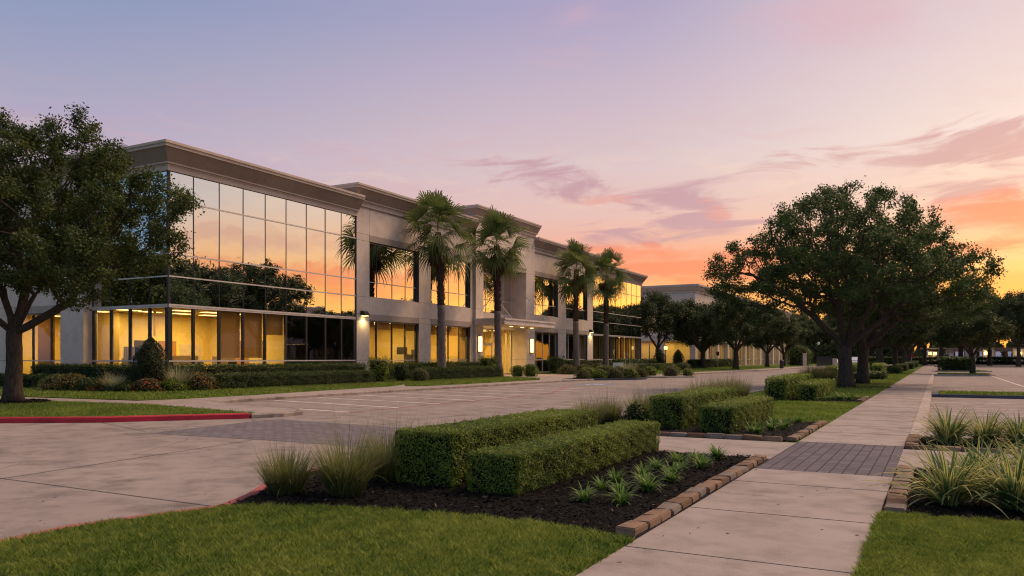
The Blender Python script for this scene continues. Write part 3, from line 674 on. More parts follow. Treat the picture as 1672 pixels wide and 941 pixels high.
# cornices and roof
cornice([(W0, YS+.35), (XS-2.3, YS+.35), (XS-2.3, YS-.5), (XS+.02, YS-.5), (XS+.02, YS-.01), (XF+.01, YS-.01), (XF+.01, A1+.02)], 13.14)
cornice([(XF-4.6, A1), (XF+.02, A1), (XF+.02, C0)], 13.95)
cornice([(XF-3.2, C0), (XF+.26, C0), (XF+.26, C1), (XF-3.2, C1)], 15.2, s=.9, wp=.72)
cornice([(XF+.02, C1), (XF+.02, 88.2), (XF-9, 88.2)], 13.95); cornice([(XF+.01, 88.2), (XF+.01, E1+.05), (XF-24, E1+.05)], 13.14)
mb = MB(); mb.box(W0, XF-.2, YS+.1, A1, 12.3, 12.5); mb.box(W0, XF-.2, A1, C0, 12.4, 12.62); mb.box(XF-3.0, XF-.1, C0, C1, 14.2, 14.4); mb.box(XF-24, XF-.2, C1, E1, 12.4, 12.6)
for a in ((XF-.5, XF-.02, YS+.05, A1, 12.06, 12.9), (W0, XF-.5, YS+.02, YS+.3, 12.06, 12.9), (XF-.3, XF, A1, C0, 12.42, 13.7), (XF-3.1, XF+.2, C0+.03, C0+.3, 12.4, 15.1), (XF-3.1, XF-2.9, C0+.3, C1-.3, 12.4, 15.1), (XF-.3, XF+.2, C0+.3, C1-.3, 14.2, 15.1), (XF-3.1, XF+.2, C1-.3, C1-.03, 12.4, 15.1),
          (XF-.3, XF, C1, 88.2, 12.42, 13.7), (XF-.5, XF-.02, 88.2, E1, 12.06, 12.9), (XF-4.5, XF, A1+.01, A1+.3, 12.4, 13.7), (XF-8.9, XF, 87.9, 88.19, 12.4, 13.7)): mb.box(*a)
mb.box(W0, W0+.3, YS+.8, 105, 0, 12.3); mb.box(XF-24, XF-.05, E1-.25, E1-.02, 0, 12.4); mb.box(-62, -61.7, YS, E1, 0, 12.2)
part(mb, 'roof', M['cornice'])
# canopy with downlights
mb = MB(); fbox(mb, FRONT, 60.2, 70.4, .27, 3.3, 4.56, 5.1); fbox(mb, FRONT, 60.15, 70.45, .27, 3.38, 4.98, 5.12); fbox(mb, FRONT, 60.5, 70.2, .3, 3.1, 4.54, 4.558, 1)
cp = part(mb, 'canopy', [M['stucco'], M['ceil']])
mb = MB()
for u in (62.0, 64.4, 66.6, 68.6):
    mb.lathe([(.16, 4.515), (.16, 4.538)], XF+1.7, u, 12)
o = mb.build('downlight', M['lens'], cp); o.data.transform(Matrix.Translation(-ob_off))
mb = MB()
for u in (62.3, 69.6): mb.tube([FRONT(u, .28, 8.0), FRONT(u, 3.0, 5.1)], [.035, .035], 6)
part(mb, 'tie_rod', M['alu'])
# wall lamps
def wall_sconce(u):
    mb = MB(); fbox(mb, FRONT, u-.26, u+.26, .27, .33, 2.12, 3.6); fbox(mb, FRONT, u-.26, u+.26, .33, .50, 2.12, 2.18); fbox(mb, FRONT, u-.26, u+.26, .33, .50, 3.54, 3.6); r_ = part(mb, 'wall_lamp', M['alu_dark'])
    mb = MB(); fbox(mb, FRONT, u-.19, u+.19, .335, .48, 2.185, 3.535); o = mb.build('lens', M['sconce'], r_); o.data.transform(Matrix.Translation(-ob_off))
wall_sconce(60.95); wall_sconce(71.2)
def lampd(name, typ, loc, e, c, **k):
    l = bpy.data.lights.new(name, typ); l.energy = e; l.color = c
    for a, v in k.items(): setattr(l, a, v)
    o = bpy.data.objects.new(name, l); col.objects.link(o); o.location = loc; return o
WARM = (1, .65, .19)
def wall_pack(u):
    mb = MB(); pr = [(.02, 4.66), (.45, 4.66), (.45, 4.74), (.30, 4.98), (.02, 5.02)]
    mb.sweep([FRONT(u+.26, 0, 0)[:2], FRONT(u-.26, 0, 0)[:2]][::-1], [(w_, z) for w_, z in pr]); r_ = part(mb, 'wall_lamp', M['alu_dark'])
    mb = MB(); fbox(mb, FRONT, u-.2, u+.2, .08, .40, 4.635, 4.655); o = mb.build('lens', M['lens'], r_); o.data.transform(Matrix.Translation(-ob_off))
    lampd('wall_lamp_light', 'SPOT', FRONT(u, .28, 4.6), 130, (1, .68, .28), spot_size=R(150), spot_blend=.8, shadow_soft_size=.12)
wall_pack(44.95); wall_pack(87.3)
for u in (62.0, 64.4, 66.6, 68.6): lampd('canopy_light', 'SPOT', FRONT(u, 1.7, 4.5), 150, (1, .64, .22), spot_size=R(140), spot_blend=.7, shadow_soft_size=.1)
# interior shell: floors, ceilings, partitions
mb = MB()
mb.box(W0+.4, XF-.45, YS+.8, E1-.3, -.05, .02, 1); mb.box(W0+.4, XF-.45, YS+.8, E1-.3, 4.38, 4.6, 2)
mb.box(-45.6, XF-.15, YS+.12, YS+.8, 4.39, 4.42, 2); mb.box(-45.6, XF-.15, YS+.12, YS+.8, -.04, .015, 1)
mb.box(XF-.45, XF-.12, YS+.8, A1, 4.39, 4.42, 2); mb.box(XF-.45, XF-.12, YS+.8, A1, -.04, .015, 1); mb.box(XF-.45, XF-.12, 88.25, E1-.3, 4.39, 4.42, 2)
BX = -43.4
mb.box(BX-.1, BX, 30.7, 37.4, .02, 4.38, 0); mb.box(-46.0, -45.9, YS+.4, 30.6, .02, 4.38, 0); mb.box(-46, BX, 30.6, 30.7, .02, 4.38, 0)
mb.box(BX, XF-.14, 37.36, 37.46, .02, 4.38, 0)
mb.box(XF-6, XF-.14, 44.06, 44.2, .02, 4.38, 3); mb.box(XF-6, XF-.14, 37.461, 37.47, .02, 4.38, 3); mb.box(XF-6, XF-.14, 37.47, 44.05, 4.34, 4.375, 3)  # last material: dark linings over walls and ceiling, shade put into their colour
mb.box(XF-5.1, XF-5.0, 44.2, 61.6, .02, 4.38, 0); mb.box(XF-5, XF-.5, 52.8, 52.9, .02, 4.38, 0); mb.box(XF-5, XF-.5, 60.6, 60.7, .02, 4.38, 0)
mb.box(XF-5.6, XF-5.5, 61.0, 72.2, .02, 4.38, 0); mb.box(XF-5.5, XF-1.6, 71.9, 72.0, .02, 4.38, 0); mb.box(XF-5.5, XF-1.65, 61.3, 61.4, .02, 4.38, 0)
mb.box(XF-4.1, XF-4.0, 94, 103.7, .02, 4.38, 0); mb.box(XF-4, XF-.2, 95.9, 96.0, .02, 4.38, 0); mb.box(XF-4, XF-.2, 103.7, 103.8, .02, 4.38, 0)
mb.box(-58, -46.2, YS+4.4, YS+4.5, .02, 4.38, 0); mb.box(-46.2, -46.1, YS+.75, YS+4.4, .02, 4.38, 0); mb.box(-53.2, -53.1, YS+.75, YS+4.4, .02, 4.38, 0)
mb.box(XF-6, XF-.2, 37.47, 44.05, .021, .024, 3); mb.box(XF-6.1, XF-6, 37.47, 44.05, .02, 4.38, 3); mb.box(XF-5, XF-4.9, 72.1, 94, .02, 4.38, 3)  # floor sheet and back walls in the same painted-in darkness
mb.box(XF-4.2, XF-4.1, 30.9, 31.0, 2.9, 4.37, 0)
part(mb, 'interior', [M['room'], M['carpet'], M['ceil'], M['darkened_room']])
# ceiling lamps in the lit rooms
cl = MB(); 
ROOMS = [(-40.2, 33.5, 5.4, 6.6, 420), (-39.2, 48.9, 3.6, 5.6, 260), (-39.2, 56.7, 3.6, 5.6, 260), (-40.1, 66.5, 3.0, 8.5, 420), (-38.6, 99.7, 3.0, 6.5, 110), (-49.6, 31.1, 5.5, 2.4, 240), (-42.5, 29.6, 5.5, 1.2, 80)]
for (x, y, sx_, sy_, e) in ROOMS:
    for ix in (-.25, .25):
        for iy in ((-.33, 0, .33) if sy_ > 4 else (0,)):
            cl.box(x+ix*sx_-.3, x+ix*sx_+.3, y+iy*sy_-.6, y+iy*sy_+.6, 4.355, 4.378)
    o = lampd('room_light', 'AREA', (x, y, 4.3), e*1.45, WARM, shape='RECTANGLE', size=sx_*.3, size_y=sy_*.45)
part(cl, 'ceiling_lamp', M['ceil_lamp'])
# room doors, blinds
for u0, u1, z0, z1, nm, mt in ((30.9, 31.9, 1.5, 2.3, 'wall_picture', 'paver'), (34.9, 36.6, 1.2, 2.5, 'white_board', 'alu')):
    mb = MB(); mb.box(BX+.002, BX+.05, u0, u1, z0, z1); part(mb, nm, M[mt])
for a in ((XF-3.2, XF-3.14, 31.0, 33.2, .03, 1.75), (XF-5.2, XF-3.2, 33.2, 33.26, .03, 1.75), (XF-3.6, XF-3.54, 34.6, 36.4, .03, 1.7), (-42.2, -40.4, 29.9, 29.96, .03, 1.6)):
    mb = MB(); mb.box(*a); part(mb, 'office_partition', M['pale_furn'])
mb = MB(); mb.box(XF-2.4, XF-1.2, 51.9, 52.7, .03, 1.9); part(mb, 'bookcase', M['pale_furn'])
mb = MB(); fbox(mb, FRONT, 52.74, 52.798, -2.75, -1.75, .03, 2.5); part(mb, 'door', M['dark_furn'], lab='dark door inside a lit room')
mb = MB(); fbox(mb, FRONT, 52.76, 52.798, -1.3, -.75, 1.7, 2.3); part(mb, 'wall_picture', M['paver'])
mb = MB(); fbox(mb, FRONT, 37.29, 37.355, -4.6, -3.3, .03, 2.75); part(mb, 'door', M['door_wood'], lab='orange brown wooden door inside a lit room')
mb = MB(); fbox(mb, FRONT, 37.29, 37.355, -3.2, -2.0, .03, 2.75); part(mb, 'door', M['pale_furn'], lab='pale door inside a lit room')
mb = MB(); mb.box(BX+.002, BX+.05, 31.6, 33.0, .03, 2.7); mb.box(XF-4.98, XF-4.93, 49.3, 50.9, .03, 2.5); mb.box(XF-5.48, XF-5.42, 63.0, 65.6, .03, 2.7); part(mb, 'door', M['dark_furn'], lab='dark door inside a lit room')
mb = MB(); mb.box(BX+.002, BX+.06, 33.3, 34.6, .03, 2.7); mb.box(-51.2, -49.0, YS+4.3, YS+4.398, .03, 3.2); part(mb, 'door', M['door_wood'], lab='orange brown wooden door inside a lit room')
mb = MB()
for u0, u1, z0 in ((32.15, 33.75, 1.62), (33.93, 35.5, 1.62), (35.69, 37.25, 3.05)): fbox(mb, FRONT, u0, u1, -.2, -.19, z0, 4.37)
for u0, u1, z0 in ((45.85, 46.85, 3.9), (46.95, 48.75, 3.75), (48.85, 50.45, 3.9), (50.55, 51.9, 3.75), (53.75, 55.05, 3.55), (55.15, 56.65, 3.55), (56.75, 58.35, 3.55), (58.45, 59.8, 3.55)): fbox(mb, FRONT, u0, u1, -.45, -.44, z0, 4.34)
for u0, u1, z0 in ((95.98, 97.75, .15), (97.9, 99.7, .15), (99.9, 101.7, .15)): fbox(mb, FRONT, u0+.3, u1, -.3, -.29, z0, 4.37)
for u0, u1, z0 in ((-49.7, -47.95, .15), (-46.6, -45.3, 2.9)): mb.box(u0, u1, YS+.8, YS+.81, z0, 4.34)
part(mb, 'roller_blind', M['blind'])
mb = MB(); fbox(mb, FRONT, 65.9, 66.0, -.9, -.86, 1.0, 1.4); part(mb, 'entry_keypad', M['alu_dark'])

# furniture seen through the lit windows
def desk(loc, rz, label):
    t = tag(empty('desk', loc, rz), label, 'desk', 'desks inside the lit rooms')
    mb = MB(); mb.box(-.9, .9, -.4, .4, .72, .76); mb.build('desk_top', M['pale_furn'], t)
    mb = MB(); mb.box(-.88, -.5, -.36, .36, .02, .718); mb.build('drawer_unit', M['dark_furn'], t)
    mb = MB(); mb.box(.82, .88, -.36, .36, .02, .718); mb.build('leg', M['dark_furn'], t)
    mb = MB(); mb.box(-.35, .3, -.1, -.06, .92, 1.35); mb.box(-.06, .02, -.12, -.07, .762, .918); mb.box(-.2, .16, -.2, .02, .761, .775); mb.build('monitor', M['dark_furn'], t)
    return t
def chair(loc, rz, label):
    t = tag(empty('office_chair', loc, rz), label, 'chair', 'office chairs inside the lit rooms')
    mb = MB(); mb.box(-.27, .27, -.26, .26, .47, .55); mb.build('seat', M['dark_furn'], t)
    mb = MB(); mb.sweep([(-.25, .25), (.25, .25)], [(-.05, .6), (.02, .6), (.0, 1.45), (-.06, 1.45)]); mb.build('backrest', M['dark_furn'], t)
    mb = MB(); mb.tube([(0, 0, .1), (0, 0, .47)], [.035, .035], 8)
    for k in range(5):
        a = k*2*math.pi/5; mb.tube([(0, 0, .12), (.3*math.cos(a), .3*math.sin(a), .05)], [.03, .02], 6)
    mb.build('base', M['alu_dark'], t)
    mb = MB(); mb.box(-.33, -.27, -.2, .15, .72, .76); mb.box(.27, .33, -.2, .15, .72, .76); mb.build('armrest', M['dark_furn'], t)
    return t
desk((-38.6, 30.2, .02), R(90), 'pale topped desk with monitor behind the building corner glass'); desk((-38.3, 34.6, .02), R(90), 'pale topped desk with monitor behind the drawn tan blinds')
desk((-38.6, 48.6, .02), R(90), 'pale topped desk with monitor in the lit room beside the wall lamp')
chair((-39.4, 29.6, .02), R(40), 'dark office chair just inside the corner glass'); chair((-40.6, 30.0, .02), R(200), 'dark office chair behind the round clipped shrub'); chair((-39.5, 33.6, .02), R(110), 'dark office chair under the first tan blind'); chair((-39.4, 48.0, .02), R(95), 'dark office chair in the lit room beside the wall lamp')

# ------------------------------------------------------------------ second building and others far away
def far_building(name, X0, Y0, Y1, depth, zt, label, cols, lit):
    b = tag(empty(name, (X0, Y0, 0)), label, 'office building'); off = b.location
    def pr(mb, nm, mats): o = mb.build(nm, mats, b); o.data.transform(Matrix.Translation(-off)); return o
    mb = MB(); mb.box(X0-depth, X0-.02, Y0+.02, Y1, 4.6, zt-1.3); mb.box(X0-depth, X0-5, Y0+4, Y1, 0, 4.59); pr(mb, 'wall', M['stucco'])
    mb = MB(); mb.sweep([(X0-depth, Y0), (X0, Y0), (X0, Y1)], [(-.5, zt), (.75, zt), (.75, zt-.3), (.25, zt-1.0), (.1, zt-1.05), (.1, zt-1.4), (-.5, zt-1.4)]); pr(mb, 'cornice', M['cornice'])
    mb = MB(); mb.sweep([(X0-depth, Y0), (X0, Y0), (X0, Y1)], [(-.01, 9.9), (.08, 9.9), (.08, 10.4), (-.01, 10.4)]); pr(mb, 'string_course', M['stucco2'])
    for i in range(cols+1):
        mb = MB(); y = Y0+(Y1-Y0)*i/cols; mb.box(X0-1, X0, y-.0 if i == 0 else y-.7, y+1.4 if i == 0 else y+.7, 0, 4.58); pr(mb, 'pillar', M['stucco'])
    for x in np.arange(X0-depth, X0-6, 7.0): mb = MB(); mb.box(x, x+1.4, Y0, Y0+1, 0, 4.58); pr(mb, 'pillar', M['stucco'])
    for i in range(cols):
        y0 = Y0+(Y1-Y0)*i/cols+.9; y1 = Y0+(Y1-Y0)*(i+1)/cols-.75
        wf = MB(); wf.box(X0-.55, X0-.45, y0, y1, 1.3, 1.42); wf.box(X0-.55, X0-.45, y0, y1, 4.4, 4.55)
        for k in range(5): yy = y0+(y1-y0)*k/4; wf.box(X0-.54, X0-.46, yy-.05, yy+.05, .05, 4.5)
        wo = pr(wf, 'window', M['alu'])
        g_ = MB(); g_.quad((X0-.5, y0, .05), (X0-.5, y1, .05), (X0-.5, y1, 4.5), (X0-.5, y0, 4.5)); o = g_.build('glass_pane', M['glass'], wo); o.data.transform(Matrix.Translation(-off))
        m2 = MB(); m2.box(X0-.04, X0+.015, y0, y1, 6.1, 9.6); pr(m2, 'upper_window', M['mirror'])
    x = X0-depth+1.4
    while x+5.6 < X0:
        wf = MB(); wf.box(x, x+5.6, Y0+.45, Y0+.55, 1.3, 1.42)
        for k in range(5): wf.box(x+5.6*k/4-.05, x+5.6*k/4+.05, Y0+.46, Y0+.54, .05, 4.5)
        wo = pr(wf, 'window', M['alu']); g_ = MB(); g_.quad((x, Y0+.5, .05), (x+5.6, Y0+.5, .05), (x+5.6, Y0+.5, 4.5), (x, Y0+.5, 4.5)); o = g_.build('glass_pane', M['glass'], wo); o.data.transform(Matrix.Translation(-off))
        m2 = MB(); m2.box(x, x+5.6, Y0-.015, Y0+.04, 6.1, 9.6); pr(m2, 'upper_window', M['mirror']); x += 7
    mb = MB(); mb.box(X0-depth+.3, X0-4.9, Y0+3.9, Y0+4, .02, 4.5); mb.box(X0-5, X0-4.9, Y0+4, Y1, .02, 4.5); mb.box(X0-depth, X0-.6, Y0+.6, Y1, 4.5, 4.6); pr(mb, 'interior', M['room'])
    for (yy, ll, e) in lit: lampd('room_light', 'AREA', (X0-2.6, yy, 4.4), e, (1, .68, .26), shape='RECTANGLE', size=3, size_y=ll)
    lampd('room_light', 'AREA', (X0-depth/2, Y0+2.2, 4.4), 320, (1, .66, .24), shape='RECTANGLE', size=depth*.8, size_y=2)
    return b
fb = far_building('office_building', -36.5, 134, 232, 21, 14.3, 'distant stucco office building with lit ground floor behind the row of trees', 12, [(146, 18, 300), (178, 26, 520), (215, 26, 420)])
m2 = MB(); m2.box(-62, -52, 142, 160, 13.0, 16.2); o = m2.build('roof_block', M['cornice'], fb); o.data.transform(Matrix.Translation(-fb.location))
ob3 = far_building('office_building', 62, 130, 205, 18, 13.6, 'stucco office building across the parking lot, seen only as a reflection', 8, [])
# this one faces the other way: turn it about its own base
ob3.rotation_euler = (0, 0, R(180)); ob3.location = (62, 205, 0)
M['white_pier'] = plain('white_stucco', (.5, .45, .42), .9)
lw = tag(empty('low_building', (8, 236, 0)), 'low white building with bright wall lamps behind a dark hedge', 'building')
mb = MB(); 
for x0, x1, z1 in ((-11.2, -7.2, 3.5), (-6.0, 26, 4.0)):
    m2 = MB(); m2.box(x0, x1, 1.0, 9, 0, z1); m2.build('rear_wall', M['cove'], lw)
for x0, x1, z1 in ((-8.9, -8.1, 3.2), (-10.9, -9.9, 3.6), (-5.2, -4.2, 3.0), (-1.6, .8, 4.4), (2.4, 3.4, 3.8), (4.4, 5.0, 3.8), (8.9, 11.9, 4.0), (16.5, 18.3, 4.4)):
    mb = MB(); mb.box(x0, x1, .2, .99, 0, z1); mb.build('wall_pier', M['white_pier'], lw)
mb = MB(); mb.box(-12, 27, .9, 9.2, 4.0, 4.3); mb.build('roof', M['cove'], lw)
for x0, x1 in ((-7, -5.5), (-4, -1.8), (1, 2.2), (5.2, 8.7), (12.2, 16.2)): mb = MB(); mb.box(x0, x1, .93, 1.02, .3, 3.3); mb.build('window', M['mirror'], lw)
for x in (-9.6, -8.4, 3.0, 10.4): mb = MB(); mb.box(x-.35, x+.35, .02, .19, 2.5, 3.2); mb.build('wall_lamp', M['globe_lit'], lw)
for x in (-9.0, 3.0, 10.4): lampd('wall_lamp_light', 'POINT', (8+x, 235.6, 2.9), 70, (1, .7, .3), shadow_soft_size=.3)

# ------------------------------------------------------------------ foliage helpers
def unit(v): return v/np.maximum(np.linalg.norm(v, axis=-1, keepdims=True), 1e-9)
def leaves(C, Nrm, size, aspect=.5, jit=.8, flat=0.0):
    """one bent leaf per point: C centres, Nrm preferred facing"""
    n = len(C); nn = unit(unit(Nrm)+rng.normal(0, jit, (n, 3))); a = unit(np.cross(nn, unit(rng.normal(0, 1, (n, 3))))); b = np.cross(nn, a)
    s = (size*rng.uniform(.6, 1.3, n))[:, None]
    fold = nn*s*.12
    return np.stack([C-a*s*.5, C+b*s*aspect*.5-fold, C+a*s*.5, C-b*s*aspect*.5-fold], 1)
def ribbons(B, A, Lg, W, pitch, droop, seg=5, side=None):
    """arching blades: B base (n,3), A azimuth, Lg length, W width, pitch start angle from vertical, droop added along it -> quads (n*seg,4,3)"""
    n = len(B); P = [B.copy()]; p = pitch.copy()
    for i in range(seg):
        st_ = (Lg/seg)[:, None]*np.stack([np.sin(p)*np.cos(A), np.sin(p)*np.sin(A), np.cos(p)], 1)
        P.append(P[-1]+st_); p = p+droop/seg
    sd = np.stack([-np.sin(A), np.cos(A), np.zeros(n)], 1)
    out = []; prof = [1-.15*abs(2*(i/seg)-.6)-(.85*(i/seg)**3) for i in range(seg+1)]
    for i in range(seg):
        w0 = (W*max(prof[i], .06))[:, None]; w1 = (W*max(prof[i+1], .06))[:, None]
        out.append(np.stack([P[i]-sd*w0, P[i]+sd*w0, P[i+1]+sd*w1, P[i+1]-sd*w1], 1))
    return out
def finish(name, Q, rnd, mat, core=None, coremat=None, edge=None, parent=None, loc=None):
    Q = np.asarray(Q); k = len(Q)
    if core is not None:
        core = np.asarray(core); Q = np.concatenate([Q, core]); rnd = np.concatenate([rnd, np.zeros(len(core))])
    me = quads_mesh(name, Q, rnd, edge)
    me.materials.append(mat)
    if core is not None:
        me.materials.append(coremat); mi = np.zeros(len(Q), np.int32); mi[k:] = 1; me.polygons.foreach_set('material_index', mi)
    o = bpy.data.objects.new(name, me); col.objects.link(o)
    if parent: o.parent = parent
    if loc is not None: o.location = loc
    return o
def boxquads(x0, x1, y0, y1, z0, z1):
    v = [(x0,y0,z0),(x1,y0,z0),(x1,y1,z0),(x0,y1,z0),(x0,y0,z1),(x1,y0,z1),(x1,y1,z1),(x0,y1,z1)]
    return [[v[i] for i in q] for q in ((0,3,2,1),(4,5,6,7),(0,1,5,4),(1,2,6,5),(2,3,7,6),(3,0,4,7))]
HEDGES = 'clipped box hedges'
def hedge(x0, x1, y0, y1, h, leaf, dens, label, mat='hedge_leaf', group=HEDGES, z0=0.0):
    lx, ly = x1-x0, y1-y0; cx, cy = (x0+x1)/2, (y0+y1)/2
    faces = [((0, 0, 1), lx*ly), ((1, 0, 0), ly*h), ((-1, 0, 0), ly*h), ((0, 1, 0), lx*h), ((0, -1, 0), lx*h)]
    Cs, Ns = [], []
    for nrm, ar in faces:
        n = max(8, int(ar*dens)); u = rng.uniform(-.5, .5, (n, 3)); nv = np.array(nrm, float)
        pnt = u*np.array([lx, ly, h])+np.array([0, 0, h/2]); ax = int(np.argmax(np.abs(nv)))
        lim = (lx/2, ly/2, h/2)[ax]
        pnt[:, ax] = nv[ax]*lim + ((h/2) if ax == 2 else 0)
        Cs.append(pnt); Ns.append(np.tile(nv, (n, 1)))
    C = np.concatenate(Cs); Nn = np.concatenate(Ns)
    # round the arrises and make the clipped face uneven
    q = C-np.array([0, 0, h/2]); hx = np.array([lx/2, ly/2, h/2]); rad = min(.06, lx*.12, h*.15)
    inner = np.clip(q, -(hx-rad), hx-rad); inner[:, 2] = np.clip(q[:, 2], -hx[2], hx[2]-rad); dd = q-inner; ln = np.linalg.norm(dd, axis=1, keepdims=True)
    q = np.where(ln > rad, inner+dd/np.maximum(ln, 1e-9)*rad, q)
    k = 1/max(leaf*5, .12)
    wob = np.sin(C[:, 0]*k*2.1+C[:, 2]*k*3.1+x0*7)*np.sin(C[:, 1]*k*1.7+C[:, 2]*k*2.3+1.3)
    fr = np.sin(C[:, 1]*1.9+x0)*.5+np.sin(C[:, 0]*2.7+C[:, 1]*.8)*.5
    off = wob*leaf*.5+fr*max(leaf*.3, .012)+rng.normal(0, leaf*.30, len(C))-rng.exponential(leaf*.45, len(C))
    off = off - np.where((C[:, 2] < h*.35) & (np.abs(Nn[:, 2]) < .5), (1-C[:, 2]/(h*.35))*min(.10, leaf*2), 0)
    C = q+np.array([0, 0, h/2])+Nn*off[:, None]
    ns = int(lx*ly*60)+6; sp = np.stack([rng.uniform(-lx/2, lx/2, ns), rng.uniform(-ly/2, ly/2, ns), np.full(ns, h)], 1); kk = 6
    sp = np.repeat(sp, kk, 0); sp += rng.normal(0, leaf*.4, sp.shape); sp[:, 2] = h+np.tile(np.arange(kk), ns)*leaf*rng.uniform(.1, .45, ns).repeat(kk)
    C = np.concatenate([C, sp]); Nn = np.concatenate([Nn, np.tile([0, 0, .4], (len(sp), 1))]); fr = np.concatenate([fr, np.full(len(sp), .8)]); wob = np.concatenate([wob, np.zeros(len(sp))])
    thin = np.sin(C[:, 0]*5.1+C[:, 2]*6+x0)*np.sin(C[:, 1]*4.3+C[:, 2]*5+y0)+rng.normal(0, .25, len(C)); keep = (thin > -.82) | (C[:, 2] > h*.9)
    C, Nn, fr, wob = C[keep], Nn[keep], fr[keep], wob[keep]
    Q = leaves(C, Nn+np.array([0, 0, .3]), leaf, .62, .42)
    rn = np.clip(.45+.22*fr+.15*wob+rng.normal(0, .22, len(C)), 0, 1)
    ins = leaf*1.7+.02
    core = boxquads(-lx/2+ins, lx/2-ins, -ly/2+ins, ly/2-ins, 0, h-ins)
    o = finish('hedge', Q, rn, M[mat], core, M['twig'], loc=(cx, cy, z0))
    return tag(o, label, 'hedge', group)
def bush(name, rx, ry, h, leaf, n, mat, label, cat='shrub', group=None, loc=(0, 0, 0), prof='ball', rz=0, top=None, raggy=.1):
    """shrub whose leaves fill a shell round a twiggy core"""
    u = rng.uniform(0, 1, n); a = rng.uniform(0, 2*np.pi, n); z = u**.85
    if prof == 'ball': r = np.sqrt(np.clip(1-(2*z-1)**2, 0, 1))*.5*2; r = np.where(z < .5, np.maximum(r, .75+.25*z*2), r)
    elif prof == 'egg': r = np.where(z < .45, .86+.14*np.sin(z/.45*np.pi/2), np.cos((z-.45)/.55*np.pi/2)**.7)
    elif prof == 'vase': r = .5+.5*np.sin(z*np.pi*.75)
    else: r = np.sqrt(np.clip(1-z**2, 0, 1))
    # extra points close the top
    bump = 1+.10*np.sin(a*3+z*5+rx*9)+.07*np.sin(a*7-z*9)+rng.normal(0, raggy, n)-rng.exponential(.06, n)
    C = np.stack([r*bump*rx*np.cos(a), r*bump*ry*np.sin(a), z*h*(1+rng.normal(0, raggy*.4, n))], 1)
    Nn = np.stack([np.cos(a)*r, np.sin(a)*r, (z-.35)*1.2], 1)
    Q = leaves(C, Nn, leaf, .55, .6); rn = np.clip(rng.normal(.5, .25, n)+.15*np.sin(a*3+z*5), 0, 1)
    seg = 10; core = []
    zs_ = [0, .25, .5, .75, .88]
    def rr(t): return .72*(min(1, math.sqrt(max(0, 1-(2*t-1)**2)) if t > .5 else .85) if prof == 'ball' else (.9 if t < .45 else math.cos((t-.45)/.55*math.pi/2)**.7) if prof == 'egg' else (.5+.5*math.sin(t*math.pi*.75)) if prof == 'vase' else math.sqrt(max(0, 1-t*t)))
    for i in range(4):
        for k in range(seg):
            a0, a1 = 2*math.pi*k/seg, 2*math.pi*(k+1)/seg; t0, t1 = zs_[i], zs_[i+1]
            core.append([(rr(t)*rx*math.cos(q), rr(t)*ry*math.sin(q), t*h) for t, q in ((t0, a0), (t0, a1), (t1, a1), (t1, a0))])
    m1 = M[mat]
    o = finish(name, Q, rn, m1, core, M['twig'], loc=loc); o.rotation_euler = (0, 0, rz)
    return tag(o, label, cat, group)

# ------------------------------------------------------------------ trees
SEED_A, SEED_B = 303, 404
def grow(attr, nodes, parents, step, kill, iters):
    """space colonisation: limbs reach for the points of the crown"""
    Np = [np.array(n, float) for n in nodes]; Pa = list(parents); attr = attr.copy()
    best = np.full(len(attr), 1e9); bi = np.zeros(len(attr), int); start = 0
    for it in range(iters):
        new = np.array(Np[start:])
        if len(new):
            d = np.linalg.norm(attr[:, None, :]-new[None], axis=2); j = d.argmin(1); dm = d[np.arange(len(attr)), j]; m = dm < best
            best[m] = dm[m]; bi[m] = j[m]+start
        alive = best > kill; attr, best, bi = attr[alive], best[alive], bi[alive]
        if not len(attr): break
        start = len(Np); used = np.unique(bi)
        for k in used:
            v = unit(attr[bi == k]-Np[k]).sum(0); l = np.linalg.norm(v)
            if l < 1e-6: continue
            v = v/l + rng.normal(0, .16, 3); v /= np.linalg.norm(v)
            Np.append(Np[k]+v*step); Pa.append(int(k))
    return np.array(Np), np.array(Pa)
def lobes(L_, n, shell=.55):
    """points inside a union of ellipsoids, thinned towards the middle"""
    out = []; wts = np.array([l[3]*l[4] for l in L_], float); wts /= wts.sum()
    for l, wt in zip(L_, wts):
        k = max(3, int(n*wt)); v = unit(rng.normal(0, 1, (k, 3))); r = rng.uniform(shell**3, 1, k)**(1/3)
        out.append(np.array(l[:3])+v*r[:, None]*np.array([l[3], l[3], l[4]]))
    return np.concatenate(out)
